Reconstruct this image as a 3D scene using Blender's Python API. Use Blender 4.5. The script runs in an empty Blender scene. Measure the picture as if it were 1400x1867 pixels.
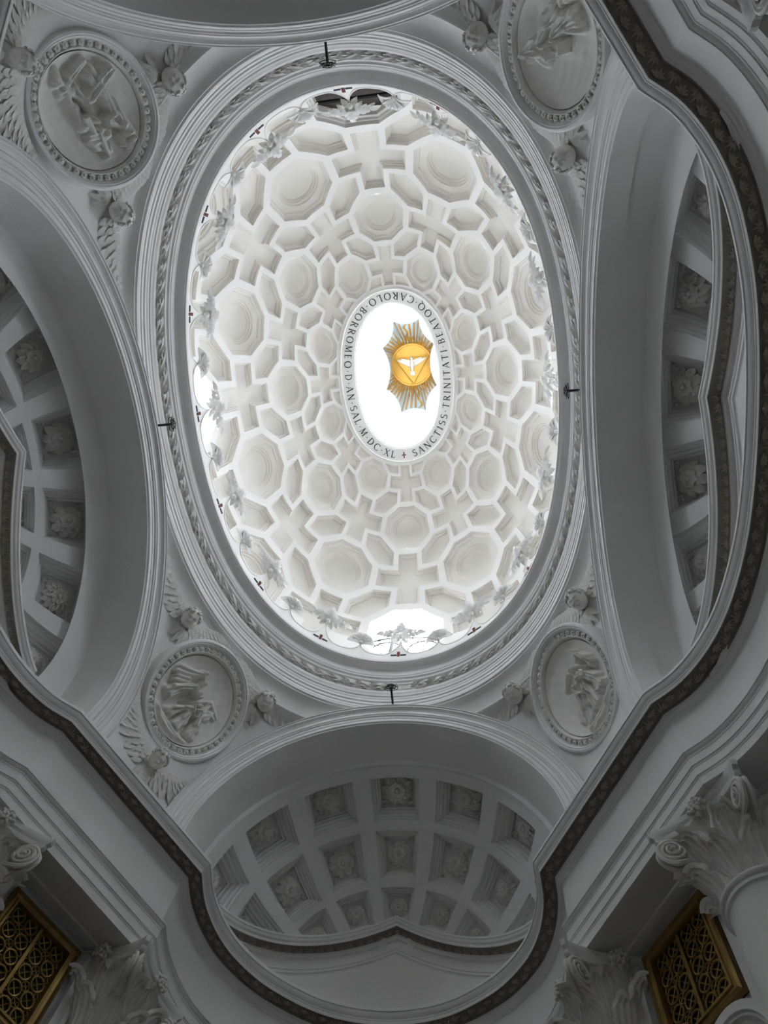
import bpy, bmesh, math, random
import numpy as np
from mathutils import Vector, Matrix
from mathutils.geometry import delaunay_2d_cdt
pi = math.pi
C = bpy.context.scene.collection
SC = bpy.context.scene

# ------------------------------------------------------------------ camera, sky, light, exposure
# metres; z = 0 at the eye of the visitor, floor 1.6 below; +y towards the coffered end apse
def rot3(a, b, c):
    Rx = np.array([[1, 0, 0], [0, math.cos(a), -math.sin(a)], [0, math.sin(a), math.cos(a)]])
    Ry = np.array([[math.cos(b), 0, math.sin(b)], [0, 1, 0], [-math.sin(b), 0, math.cos(b)]])
    Rz = np.array([[math.cos(c), -math.sin(c), 0], [math.sin(c), math.cos(c), 0], [0, 0, 1]])
    return Rz @ Ry @ Rx
R = rot3(0.24989, 0.12535, -0.06564)
cd = bpy.data.cameras.new('camera'); cam = bpy.data.objects.new('camera', cd); C.objects.link(cam)
cam.matrix_world = Matrix(((R[0, 0], -R[1, 0], -R[2, 0], 1.8377), (R[0, 1], -R[1, 1], -R[2, 1], -1.3212),
                           (R[0, 2], -R[1, 2], -R[2, 2], 0.0), (0, 0, 0, 1)))
cd.sensor_width = 36; cd.lens = 1319.6 / 1867 * 36; cd.clip_end = 200
SC.camera = cam
w = bpy.data.worlds.new('sky'); SC.world = w; w.use_nodes = True
bg = w.node_tree.nodes['Background']
bg.inputs[0].default_value = (0.845, 0.915, 1.0, 1); bg.inputs[1].default_value = 10.0
SC.view_settings.view_transform = 'Standard'; SC.view_settings.look = 'None'
SC.view_settings.gamma = 1; SC.view_settings.use_curve_mapping = False
SC.view_settings.exposure = 1.9
SC.cycles.use_denoising = True
SC.cycles.max_bounces = 14; SC.cycles.diffuse_bounces = 10; SC.cycles.transparent_max_bounces = 12
SC.cycles.sample_clamp_indirect = 8

def portal(name, loc, direction, sx, sy):                # daylight coming in through a window
    l = bpy.data.lights.new(name, 'AREA'); l.shape = 'RECTANGLE'; l.size = sx; l.size_y = sy
    l.cycles.is_portal = True
    o = bpy.data.objects.new(name, l); C.objects.link(o)
    o.location = loc; o.rotation_euler = Vector(direction).to_track_quat('-Z', 'Y').to_euler()
    return o
def window_light(name, loc, direction, sx, sy, power, col):
    l = bpy.data.lights.new(name, 'AREA'); l.shape = 'RECTANGLE'; l.size = sx; l.size_y = sy
    l.energy = power; l.color = col
    o = bpy.data.objects.new(name, l); C.objects.link(o)
    o.location = loc; o.rotation_euler = Vector(direction).to_track_quat('-Z', 'Y').to_euler()
    return o

# ------------------------------------------------------------------ materials
def mat(name, col, rough=0.85, metal=0.0, var=0.06, scale=3.0, bump=0.02, bscale=40.0, emit=None):
    m = bpy.data.materials.new(name); m.use_nodes = True
    nt = m.node_tree; b = nt.nodes['Principled BSDF']
    b.inputs['Roughness'].default_value = rough; b.inputs['Metallic'].default_value = metal
    tc = nt.nodes.new('ShaderNodeTexCoord')
    n = nt.nodes.new('ShaderNodeTexNoise'); n.inputs['Scale'].default_value = scale; n.inputs['Detail'].default_value = 5
    r = nt.nodes.new('ShaderNodeMixRGB'); r.blend_type = 'MIX'
    lo = [max(0, c * (1 - var * 1.5)) for c in col]; hi = [min(1, c * (1 + var)) for c in col]
    lo[2] *= (1 - var * 0.4)
    r.inputs[1].default_value = (*lo, 1); r.inputs[2].default_value = (*hi, 1)
    nt.links.new(tc.outputs['Object'], n.inputs['Vector']); nt.links.new(n.outputs[0], r.inputs[0])
    nt.links.new(r.outputs[0], b.inputs['Base Color'])
    if bump:
        n2 = nt.nodes.new('ShaderNodeTexNoise'); n2.inputs['Scale'].default_value = bscale; n2.inputs['Detail'].default_value = 4
        bp = nt.nodes.new('ShaderNodeBump'); bp.inputs['Strength'].default_value = 0.35; bp.inputs['Distance'].default_value = bump
        nt.links.new(tc.outputs['Object'], n2.inputs['Vector']); nt.links.new(n2.outputs[0], bp.inputs['Height'])
        nt.links.new(bp.outputs[0], b.inputs['Normal'])
    return m
M_RIB = mat('white_stucco', (0.83, 0.81, 0.79), var=0.03, scale=1.2, bump=0.006)
M_COF = mat('cream_stucco', (0.785, 0.755, 0.715), var=0.05, scale=2.0, bump=0.006)
M_STU = mat('grey_stucco', (0.77, 0.76, 0.76), var=0.06, scale=1.5, bump=0.008)
M_ORN = mat('ornament_stucco', (0.75, 0.735, 0.72), var=0.08, scale=5, bump=0.008)
M_WALL = mat('wall_plaster', (0.62, 0.61, 0.61), var=0.06, scale=1.0, bump=0.01)
M_PAL = mat('dusty_palmette', (0.34, 0.31, 0.25), var=0.15, scale=8, bump=0)  # palmettes a little lighter than the carved band behind them
M_CARVE = mat('sooted_carving', (0.22, 0.205, 0.17), var=0.2, scale=8, bump=0.01)  # soffit dirt and its deep shade both put into this dark colour
M_FLOOR = mat('stone_floor', (0.22, 0.20, 0.19), rough=0.5, var=0.12, scale=1.0, bump=0)
M_GOLD = mat('gilding', (0.50, 0.285, 0.055), rough=0.45, metal=0.6, var=0.12, scale=6, bump=0.004)
M_GOLDD = mat('old_gilding', (0.33, 0.22, 0.075), rough=0.38, metal=0.85, var=0.25, scale=9, bump=0.004)
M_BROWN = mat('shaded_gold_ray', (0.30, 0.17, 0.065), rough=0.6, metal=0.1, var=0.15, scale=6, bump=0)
M_BLUE = mat('pale_blue_paint', (0.26, 0.325, 0.345), var=0.06, scale=4, bump=0)
M_DOVE = mat('dove_white', (0.52, 0.49, 0.47), var=0.03, scale=8, bump=0.004)
M_LET = mat('letter_paint', (0.035, 0.035, 0.04), var=0.1, bump=0)
M_RED = mat('cross_red', (0.15, 0.045, 0.04), var=0.1, bump=0)
M_NAVY = mat('cross_blue', (0.035, 0.04, 0.08), var=0.1, bump=0)
M_IRON = mat('black_iron', (0.02, 0.018, 0.018), rough=0.6, metal=0.5, var=0.2, bump=0)
M_DARK = mat('dark_shutter', (0.045, 0.035, 0.03), rough=0.7, var=0.3, scale=5, bump=0)
M_VOID = mat('dark_opening', (0.012, 0.011, 0.01), rough=0.9, var=0.2, bump=0)
def glass(tint=(0.95, 0.97, 0.97), name='window_glass'):
    m = bpy.data.materials.new(name); m.use_nodes = True; nt = m.node_tree
    for n in list(nt.nodes): nt.nodes.remove(n)
    o = nt.nodes.new('ShaderNodeOutputMaterial'); mx = nt.nodes.new('ShaderNodeMixShader')
    t = nt.nodes.new('ShaderNodeBsdfTransparent'); t.inputs[0].default_value = (*tint, 1)
    g = nt.nodes.new('ShaderNodeBsdfGlossy'); g.inputs[1].default_value = 0.05
    mx.inputs[0].default_value = 0.06
    nt.links.new(t.outputs[0], mx.inputs[1]); nt.links.new(g.outputs[0], mx.inputs[2]); nt.links.new(mx.outputs[0], o.inputs[0])
    return m
M_GLASS = glass(); M_DIMGLASS = glass((0.40, 0.41, 0.42), 'old_lantern_glass')  # lantern panes tinted dark to cut the light on the painted cap

# ------------------------------------------------------------------ helpers
def tag(o, label=None, cat=None, group=None, kind=None):
    if label: o['label'] = label
    if cat: o['category'] = cat
    if group: o['group'] = group
    if kind: o['kind'] = kind
    return o
def empty(name, loc, label, cat, group=None, mw=None):
    o = bpy.data.objects.new(name, None); C.objects.link(o); o.empty_display_size = 0.1
    if mw is not None: o.matrix_world = mw
    else: o.location = loc
    return tag(o, label, cat, group)
class MB:
    def __init__(s): s.v = []; s.f = []
    def add(s, vs, fs):
        b = len(s.v); s.v.extend([tuple(map(float, p)) for p in vs]); s.f.extend([tuple(b + i for i in f) for f in fs])
    def grid(s, P, cu=False, cv=False):                  # P[i][j] points
        n = len(P); m = len(P[0]); b = len(s.v)
        for r in P: s.v.extend([tuple(map(float, p)) for p in r])
        for i in range(n if cu else n - 1):
            for j in range(m if cv else m - 1):
                i2 = (i + 1) % n; j2 = (j + 1) % m
                s.f.append((b + i * m + j, b + i * m + j2, b + i2 * m + j2, b + i2 * m + j))
    def box(s, c, h, M=None):
        vs = [Vector((c[0] + h[0] * a, c[1] + h[1] * b_, c[2] + h[2] * d)) for a in (-1, 1) for b_ in (-1, 1) for d in (-1, 1)]
        if M is not None: vs = [M @ v for v in vs]
        s.add(vs, [(0, 1, 3, 2), (4, 6, 7, 5), (0, 4, 5, 1), (2, 3, 7, 6), (0, 2, 6, 4), (1, 5, 7, 3)])
    def tube(s, pts, rad, n=6, closed=False):
        pts = [Vector(p) for p in pts]; N = len(pts); rows = []
        rs = rad if isinstance(rad, (list, tuple, np.ndarray)) else [rad] * N
        u = None
        for i in range(N):
            if closed: t = pts[(i + 1) % N] - pts[i - 1]
            else: t = pts[min(i + 1, N - 1)] - pts[max(i - 1, 0)]
            t.normalize()
            if u is None: u = t.orthogonal().normalized()
            u = (u - t * u.dot(t)); u = u.normalized() if u.length > 1e-6 else t.orthogonal().normalized()
            v = t.cross(u)
            rows.append([pts[i] + (u * math.cos(2 * pi * k / n) + v * math.sin(2 * pi * k / n)) * rs[i] for k in range(n)])
        b = len(s.v); s.grid(rows, closed, True)
        if not closed: s.f.append(tuple(b + k for k in range(n))); s.f.append(tuple(b + (N - 1) * n + k for k in range(n)))
    def ball(s, c, r, nu=8, nv=5, sc=(1, 1, 1)):
        b = len(s.v); c = Vector(c)
        s.v.append(tuple(c + Vector((0, 0, r * sc[2])))); s.v.append(tuple(c - Vector((0, 0, r * sc[2]))))
        for i in range(1, nv):
            a = pi * i / nv
            for k in range(nu):
                t = 2 * pi * k / nu
                s.v.append((c[0] + r * sc[0] * math.sin(a) * math.cos(t), c[1] + r * sc[1] * math.sin(a) * math.sin(t), c[2] + r * sc[2] * math.cos(a)))
        for k in range(nu):
            k2 = (k + 1) % nu
            s.f.append((b, b + 2 + k, b + 2 + k2)); s.f.append((b + 1, b + 2 + (nv - 2) * nu + k2, b + 2 + (nv - 2) * nu + k))
            for i in range(nv - 2):
                s.f.append((b + 2 + i * nu + k, b + 2 + (i + 1) * nu + k, b + 2 + (i + 1) * nu + k2, b + 2 + i * nu + k2))
    def lathe(s, prof, n=32, sx=1, sy=1):                # prof (r, z)
        s.grid([[(r * sx * math.cos(2 * pi * k / n), r * sy * math.sin(2 * pi * k / n), z) for r, z in prof] for k in range(n)], True, False)
    def mesh(s, name, smooth=0.6):
        me = bpy.data.meshes.new(name); me.from_pydata(s.v, [], s.f); me.update()
        if smooth:
            me.polygons.foreach_set('use_smooth', [True] * len(me.polygons)); me.set_sharp_from_angle(angle=smooth)
        return me
    def build(s, name, m, parent=None, smooth=0.6, mw=None):
        return link(name, s.mesh(name, smooth), m, parent, mw)
def link(name, me, m, parent=None, mw=None):
    if m is not None and not me.materials: me.materials.append(m)
    o = bpy.data.objects.new(name, me); C.objects.link(o)
    if parent: o.parent = parent
    if mw is not None: o.matrix_local = mw
    return o
def frame(o, x, y, z):                                   # matrix from origin and axes
    x, y, z = Vector(x), Vector(y), Vector(z)
    return Matrix(((x[0], y[0], z[0], o[0]), (x[1], y[1], z[1], o[1]), (x[2], y[2], z[2], o[2]), (0, 0, 0, 1)))
def basis(o, n, up=(0, 0, 1)):                           # local z along n, local y nearest to up
    n = Vector(n).normalized(); u = Vector(up); y = (u - n * u.dot(n))
    y = y.normalized() if y.length > 1e-4 else n.orthogonal().normalized()
    return frame(o, y.cross(n), y, n)
def petal(mb, o, d, up, L, W, cup=0.1, curl=0.3, n=6, pt=0.8, groove=0.0, lobes=0, thick=0.0):
    """a leaf blade from o along d, rising towards up"""
    o, d, up = Vector(o), Vector(d).normalized(), Vector(up).normalized(); s = d.cross(up).normalized()
    rows = []
    for i in range(n + 1):
        t = i / n
        wd = W * (math.sin(pi * min(1, t ** pt * 0.97 + 0.03)) ** 0.8 + 0.04)
        if lobes: wd *= 0.8 + 0.28 * abs(math.sin(lobes * pi * t))
        row = []
        for j in range(-2, 3):
            q = j / 2
            h = cup * L * math.sin(pi * t * 0.9) - curl * L * t * t * 0.5 - groove * L * (1 - abs(q)) * math.sin(pi * t) + (0.0 if abs(q) < 1 else -0.12 * W)
            sl = 0.22 * abs(q) * W if lobes else 0
            row.append(o + d * (L * t + sl) + s * (wd * q) + up * h)
        rows.append(row)
    mb.grid(rows)
    if thick:
        mb.grid([[p - up * thick for p in r] for r in rows])

# ------------------------------------------------------------------ the oval plan of ring and dome
_t = np.array([0.456, 0.795, 0.955, 1.0]); _u = np.array([1.0, 0.9158, 0.6718, 0.3578])
_K = np.arange(1, 5) * pi / 8
_cx = np.linalg.lstsq(np.array([[math.sin(n * k) for n in (1, 3)] for k in _K]), _t, rcond=None)[0]
_K0 = np.arange(0, 4) * pi / 8
_cy = np.linalg.lstsq(np.array([[math.cos(n * k) for n in (1, 3)] for k in _K0]), _u, rcond=None)[0]
def OX(k): a = np.asarray(k) * pi / 8; return -(_cx[0] * np.sin(a) + _cx[1] * np.sin(3 * a))   # k = 0 at +y, runs towards -x
def OY(k): a = np.asarray(k) * pi / 8; return _cy[0] * np.cos(a) + _cy[1] * np.cos(3 * a)
def oval_sweep(mb, prof, A, B, n=192):                   # prof: (inward offset, z)
    ks = np.arange(n) * 16 / n; X, Y = OX(ks), OY(ks)
    mb.grid([[((A - o) * X[i], (B - o) * Y[i], z) for o, z in prof] for i in range(n)], True, False)
def oval_frame(k, A, B):
    p = np.array([A * OX(k), B * OY(k)]); d = np.array([A * (OX(k + .01) - OX(k - .01)), B * (OY(k + .01) - OY(k - .01))])
    d /= np.linalg.norm(d); nrm = np.array([d[1], -d[0]])
    if nrm @ p > 0: nrm = -nrm
    return p, d, nrm                                     # point, tangent, inward normal
# dome: lattice (k, j) -> ellipsoid
_PH = np.polyfit([0, 1, 2, 3, 4], [0.19, 0.559, 0.846, 1.069, 1.243], 3)
DB, DZ, DH = 5.8817, 15.0141, 4.9321
def S0(k, j):
    ph = np.polyval(_PH, j); B = DB * np.cos(ph); A = (0.7745 - 0.0929 * ph) * B
    return np.stack([A * OX(k), B * OY(k), DZ + DH * np.sin(ph)], -1)
def S(kj, d=0.0):
    kj = np.atleast_2d(np.asarray(kj, float)); k, j = kj[:, 0], kj[:, 1]; e = 0.01
    P = S0(k, j)
    if np.all(np.asarray(d) == 0): return P
    n = np.cross(S0(k + e, j) - S0(k - e, j), S0(k, j + e) - S0(k, j - e)); n /= np.linalg.norm(n, axis=1)[:, None]
    s = np.sign((n * np.stack([P[:, 0], P[:, 1], P[:, 2] - 14], -1)).sum(1)); n *= s[:, None]
    return P + n * np.asarray(d).reshape(-1, 1)

def inset(poly, d):                                      # poly counter-clockwise list of 2D points
    P = np.array(poly); n = len(P); out = []
    for i in range(n):
        a, b, c = P[i - 1], P[i], P[(i + 1) % n]
        e1 = b - a; e1 /= np.linalg.norm(e1); e2 = c - b; e2 /= np.linalg.norm(e2)
        n1 = np.array([-e1[1], e1[0]]); n2 = np.array([-e2[1], e2[0]]); m = n1 + n2; l = m @ n1
        out.append(b + m / max(l, 0.2) * d)
    return np.array(out)
def subdiv(P, step=0.13):
    out = []; n = len(P)
    for i in range(n):
        a, b = np.array(P[i]), np.array(P[(i + 1) % n]); m = max(1, int(math.ceil(np.linalg.norm(b - a) / step - 1e-6)))
        for q in range(m): out.append(a + (b - a) * q / m)
    return np.array(out)
OCT_A = 0.435
def octagon(c, a=OCT_A): t = a * math.tan(pi / 8); return [(c[0] + x, c[1] + y) for x, y in ((a, -t), (a, t), (t, a), (-t, a), (-a, t), (-a, -t), (-t, -a), (t, -a))]
def cross_poly(c, L=0.46, w_=0.155):
    q = [(w_, -L), (w_, -w_), (L, -w_), (L, w_), (w_, w_), (w_, L), (-w_, L), (-w_, w_), (-L, w_), (-L, -w_), (-w_, -w_), (-w_, -L)]
    return [(c[0] + x, c[1] + y) for x, y in q]
def hexagon(c, flip):
    l = np.array([1, -1]) / 2 ** .5; e = np.array([1, 1]) / 2 ** .5
    if flip: l, e = np.array([1, 1]) / 2 ** .5, np.array([-1, 1]) / 2 ** .5
    q = [(0.38, 0), (0.195, 0.175), (-0.195, 0.175), (-0.38, 0), (-0.195, -0.175), (0.195, -0.175)]
    return [tuple(np.array(c) + l * a + e * b) for a, b in q]
def clip(P, axis, v, keep_less):
    out = []; n = len(P)
    for i in range(n):
        a, b = P[i], P[(i + 1) % n]; ia = (a[axis] <= v + 1e-9) == keep_less or abs(a[axis] - v) < 1e-9; ib = (b[axis] <= v + 1e-9) == keep_less or abs(b[axis] - v) < 1e-9
        if ia: out.append(tuple(a))
        if ia != ib:
            t = (v - a[axis]) / (b[axis] - a[axis]); p = [a[0] + (b[0] - a[0]) * t, a[1] + (b[1] - a[1]) * t]; p[axis] = v; out.append(tuple(p))
    r = []
    for p in out:
        if not r or math.dist(p, r[-1]) > 1e-6: r.append(p)
    if r and math.dist(r[0], r[-1]) < 1e-6: r.pop()
    return r
JMIN, JTOP, JCUT = -0.60, 3.54, 3.455
WINDOWS = (0, 4, 8, 12)
def row_scale(j): return (1.35, 1.15, .95, 0.7, 0.55)[int(min(4, max(0, round(j))))]

def build_dome():
    polys = []
    for j in range(4):
        for k in range(3):
            polys.append(octagon((k, j)) if (k + j) % 2 == 0 else cross_poly((k, j)))
        for k in range(2):
            h = hexagon((k + .5, j + .5), (k + j) % 2 == 1)
            polys.append(clip(h, 1, JCUT, True) if j == 3 else h)
    verts, edges, tests = [], [], []
    def addloop(L):
        b = len(verts); verts.extend([Vector(p) for p in L]); edges.extend([(b + i, b + (i + 1) % len(L)) for i in range(len(L))])
    for P in polys:
        tests.append(np.array(P)); L = [tuple(p) for p in subdiv(P)]
        L = clip(clip(L, 0, 0.0, False), 0, 2.0, True)
        if len(L) > 2: addloop(L)
    bd = [(0, JMIN), (2, JMIN), (2, JTOP), (0, JTOP)]; addloop(subdiv(bd[:1] + bd[1:], 50))
    b = len(verts)
    for i in range(17): verts.append(Vector((i / 8, JMIN))); verts.append(Vector((i / 8, JTOP)))
    for i in range(16): edges += [(b + 2 * i, b + 2 * i + 2), (b + 2 * i + 1, b + 2 * i + 3)]
    V, E_, F, *_ = delaunay_2d_cdt(verts, edges, [], 0, 1e-5)
    def inside(p, P):
        x, y = p; r = False; n = len(P)
        for i in range(n):
            x1, y1 = P[i]; x2, y2 = P[i - 1]
            if (y1 > y) != (y2 > y) and x < (x2 - x1) * (y - y1) / (y2 - y1) + x1: r = not r
        return r
    F2 = []
    for f in F:
        c = sum((V[i] for i in f), Vector((0, 0))) / len(f)
        if not (0 <= c[0] <= 2 and JMIN <= c[1] <= JTOP): continue
        if not any(inside(c, P) for P in tests): F2.append(f)
    Vn = np.array([(v[0], v[1]) for v in V]); mb = MB()
    for t in range(8):
        mb.add(S(Vn + np.array([2 * t, 0])), F2)
    # wall of the drum below, hidden behind the cresting, and the lip into the inscription band
    n = 128; ks = np.arange(n) * 16 / n
    top = S(np.stack([ks, np.full(n, JMIN)], -1))
    mb.grid([[top[i], (top[i][0] * 1.0, top[i][1] * 1.0, 13.78), (3.5 * OX(ks[i]), 5.4 * OY(ks[i]), 13.78)] for i in range(n)], True)
    me = mb.mesh('ceiling', 0.5); bm = bmesh.new(); bm.from_mesh(me); bmesh.ops.remove_doubles(bm, verts=bm.verts, dist=1e-4)
    bm.to_mesh(me); bm.free()
    dome = link('ceiling', me, M_RIB)
    tag(dome, 'white coffered oval dome with crosses, octagons and hexagons around a bright lantern', 'dome', kind='structure')
    def coffer(name, P, loops, row, circle=None, cap=True, m=M_COF):
        P = [tuple(p) for p in P]; s = row_scale(row); base = subdiv(P); c0 = np.mean(np.array(P), 0); rows = []
        npoly = len(P)
        cnt = [max(1, int(math.ceil(math.dist(P[i], P[(i + 1) % npoly]) / 0.13 - 1e-6))) for i in range(npoly)]
        for ins, dp in loops:
            Q = inset(P, ins) if ins else np.array(P); L = []
            for i in range(npoly):
                a, b_ = Q[i], Q[(i + 1) % npoly]
                for q in range(cnt[i]): L.append(a + (b_ - a) * q / cnt[i])
            rows.append(S(np.array(L), np.full(len(L), dp * s)))
        if circle:
            ang = np.arctan2(base[:, 1] - c0[1], base[:, 0] - c0[0])
            for r, dp in circle:
                L = np.stack([c0[0] + r * np.cos(ang), c0[1] + r * np.sin(ang)], -1); rows.append(S(L, np.full(len(L), dp * s)))
        mb = MB(); mb.grid(rows, False, True)
        if cap:
            nb = len(rows[0]); b0 = (len(rows) - 1) * nb
            if circle:
                mb.v.append(tuple(S(np.array([c0]), [circle[-1][1] * s + .005])[0])); mb.f += [(b0 + i, b0 + (i + 1) % nb, len(mb.v) - 1) for i in range(nb)]
            else: mb.f.append(tuple(b0 + i for i in range(nb)))
        return mb.build(name, m, dome, 0.45), rows[-1]
    LO = [(0, 0), (0.002, .07), (.022, .075), (.026, .105), (.055, .115), (.062, .15), (.075, .155), (.09, .16)]
    LC = [(0, 0), (0.002, .07), (.018, .075), (.021, .11), (.036, .12), (.04, .15), (.05, .155)]
    LH = [(0, 0), (0.002, .07), (.02, .075), (.024, .11), (.045, .12), (.05, .15), (.062, .155)]
    CI = [(.295, .162), (.288, .20), (.268, .205), (.262, .245), (.242, .25), (.236, .28), (.12, .30)]
    win = {}
    for k in range(16):
        for j in range(4):
            if (k + j) % 2 == 0:
                if j == 0 and k in WINDOWS:
                    o, last = coffer('window_reveal', octagon((k, j)), [(0, 0), (.002, .06), (.02, .065), (.025, .10), (.05, .11), (.06, .20)], 0, None, False, M_RIB)
                    win[k] = last
                else: coffer('octagonal_coffer', octagon((k, j)), LO, j, CI)
            else: coffer('cross_coffer', cross_poly((k, j)), LC, j)
            h = hexagon((k + .5, j + .5), (k + j) % 2 == 1)
            if j == 3:
                h = clip(h, 1, JCUT, True)
                coffer('small_coffer', h, [(0, 0), (.002, .06), (.02, .065), (.024, .10)], 3)
            else: coffer('hexagonal_coffer', h, LH, j)
    # windows in the drum octagons
    names = {0: 'window_1', 4: 'window_2', 8: 'window_3', 12: 'window_4'}
    for k, last in win.items():
        L = np.array(last); c = L.mean(0); mb = MB(); nn = len(L)
        mb.add([*L, c], [(i, (i + 1) % nn, nn) for i in range(nn)])
        p, d, nr = oval_frame(k, 4.5, 5.88)
        out = Vector((-nr[0], -nr[1], 0)); tn = Vector((d[0], d[1], 0))
        if k == 8:
            o = mb.build(names[k], M_DARK, None, 0)
            tag(o, 'dark closed octagonal window at the far end of the dome base', 'window', kind='structure')
            s = MB(); s.tube([Vector(c) - tn * .8 - out * .15, Vector(c) + tn * .8 - out * .15], .04, 6); s.build('bar', M_IRON, o)
            continue
        o = bpy.data.objects.new(names[k], None); C.objects.link(o)
        tag(o, {0: 'bright octagonal dome window with a wire grid behind the near end leaf', 4: 'blown out octagonal dome window behind the cresting on the left side', 12: 'octagonal dome window almost hidden behind the cresting on the right side'}[k], 'window', kind='structure')
        g = mb.build('pane', M_GLASS, o, 0)
        fr = MB(); cv = Vector(c)
        fr.tube([Vector(p_) - out * .02 for p_ in L], .03, 6, True); fr.build('frame', M_RIB, o)
        wr = MB()
        for q in range(-6, 7):
            wr.tube([cv + tn * (q * .14) + Vector((0, 0, -.62)) + out * .05, cv + tn * (q * .14) + Vector((0, 0, .22)) + out * .05], .009, 4)
        for q in range(-4, 3):
            wr.tube([cv + tn * -.9 + Vector((0, 0, q * .12)) + out * .05, cv + tn * .9 + Vector((0, 0, q * .12)) + out * .05], .009, 4)
        tag(wr.build('wire_grid', M_IRON, o), kind='stuff')
        br = MB()
        br.tube([cv + tn * .35 + Vector((0, 0, -.7)) + out * .04, cv + tn * .35 + Vector((0, 0, .22)) + out * .04], .045, 6)
        br.tube([cv + tn * -.95 + Vector((0, 0, .0)) + out * .04, cv + tn * -.5 + Vector((0, 0, .2)) + out * .04, cv + tn * .5 + Vector((0, 0, .22)) + out * .04, cv + tn * .95 + Vector((0, 0, .05)) + out * .04], .022, 5)
        for s_ in (-.45, .45):
            br.tube([cv + tn * (s_ + .4 * math.cos(a)) + Vector((0, 0, -.5 + .5 * math.sin(a))) + out * .04 for a in np.linspace(0, pi, 12)], .018, 5)
        br.build('iron_brace', M_IRON, o)
        ps = max(np.linalg.norm(L - c, axis=1)) * 2
        portal('daylight', cv + out * .25, -out, ps, ps)
    return dome
build_dome()

# ------------------------------------------------------------------ inscription band, oculus and lantern
OZ = float(S0(np.array(0.), np.array(JTOP))[2]); OB = float(S0(np.array(0.), np.array(JTOP))[1]); OA = abs(float(S0(np.array(4.), np.array(JTOP))[0]))
def ov2(mb, rows, n=128):                                # rows (A, B, z)
    ks = np.arange(n) * 16 / n; X, Y = OX(ks), OY(ks)
    mb.grid([[(a * X[i], b * Y[i], z) for a, b, z in rows] for i in range(n)], True, False)
BI = (1.15, 1.95, OZ + .14)                              # inner edge of the band
mb = MB(); ov2(mb, [(OA, OB, OZ), (OA - .005, OB - .005, OZ - .03), (OA - .04, OB - .04, OZ - .03), (OA - .05, OB - .05, OZ + .01), BI,
               (BI[0] - .005, BI[1] - .005, BI[2] + .03), (BI[0] - .03, BI[1] - .03, BI[2] + .03), (BI[0] - .035, BI[1] - .035, BI[2] + .10), (BI[0] - .06, BI[1] - .06, BI[2] + .11),
               (BI[0] - .065, BI[1] - .065, BI[2] + .2), (BI[0] - .0, BI[1] - .0, BI[2] + .26), (BI[0] + .03, BI[1] + .03, BI[2] + .4), (BI[0] + .2, BI[1] + .2, BI[2] + .37)])
band = mb.build('trim_1', M_RIB); tag(band, 'oval inscription band around the lantern opening', 'trim', kind='structure')
GL = {  # Roman capitals as strokes (x0,y0,x1,y1,width) in a unit-high box, and advance width
 'I': ([(.15, 0, .15, 1, .11)], .3), 'T': ([(.35, 0, .35, 1, .11), (0, .97, .7, .97, .06), (.02, .97, .02, .85, .05), (.68, .97, .68, .85, .05)], .72),
 'L': ([(.12, 0, .12, 1, .11), (.12, .03, .55, .03, .06), (.54, .03, .54, .2, .05)], .6), 'N': ([(.1, 0, .1, 1, .06), (.1, 1, .7, 0, .12), (.7, 0, .7, 1, .06)], .82),
 'A': ([(.0, 0, .36, 1, .06), (.36, 1, .72, 0, .12), (.14, .35, .58, .35, .05)], .76), 'M': ([(.06, 0, .14, 1, .06), (.14, 1, .45, .1, .12), (.45, .1, .76, 1, .06), (.76, 1, .84, 0, .11)], .92),
 'X': ([(.02, 0, .64, 1, .06), (.04, 1, .66, 0, .12)], .7), 'E': ([(.12, 0, .12, 1, .11), (.12, .03, .55, .03, .06), (.12, .52, .46, .52, .05), (.12, .97, .53, .97, .06)], .6),
 '+': ([(.3, .05, .3, .95, .13), (0, .5, .6, .5, .13)], .66), '·': ([(.06, .45, .16, .45, .11)], .22)}
def arc(cx, cy, rx, ry, a0, a1, n=14): return [(cx + rx * math.cos(a), cy + ry * math.sin(a)) for a in np.linspace(math.radians(a0), math.radians(a1), n)]
def poly_strokes(pts, wa, wb): return [(pts[i][0], pts[i][1], pts[i + 1][0], pts[i + 1][1], wa + (wb - wa) * abs(((pts[i + 1][1] - pts[i][1])) / (math.dist(pts[i], pts[i + 1]) + 1e-9))) for i in range(len(pts) - 1)]
O_ = poly_strokes(arc(.45, .5, .42, .5, 0, 360, 25), .05, .11)
GL['O'] = (O_, .92); GL['Q'] = (O_ + [(.5, .05, .9, -.22, .08)], .92)
GL['C'] = (poly_strokes(arc(.45, .5, .42, .5, 45, 315, 20), .05, .11), .78)
GL['D'] = ([(.12, 0, .12, 1, .11)] + poly_strokes(arc(.25, .5, .48, .48, -90, 90, 16), .05, .11) + [(.12, .02, .25, .02, .05), (.12, .98, .25, .98, .05)], .8)
GL['B'] = ([(.12, 0, .12, 1, .11)] + poly_strokes(arc(.25, .76, .28, .22, -90, 90, 10), .05, .1) + poly_strokes(arc(.25, .27, .34, .26, -90, 90, 10), .05, .11), .64)
GL['R'] = ([(.12, 0, .12, 1, .11)] + poly_strokes(arc(.25, .74, .32, .24, -90, 90, 10), .05, .11) + [(.3, .5, .68, 0, .12), (.12, .98, .25, .98, .05), (.12, .5, .25, .5, .05)], .7)
GL['S'] = (poly_strokes(arc(.3, .75, .24, .24, 40, 270, 12) + arc(.3, .26, .27, .26, 90, -140, 12), .06, .1), .6)
LET = {}
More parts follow.
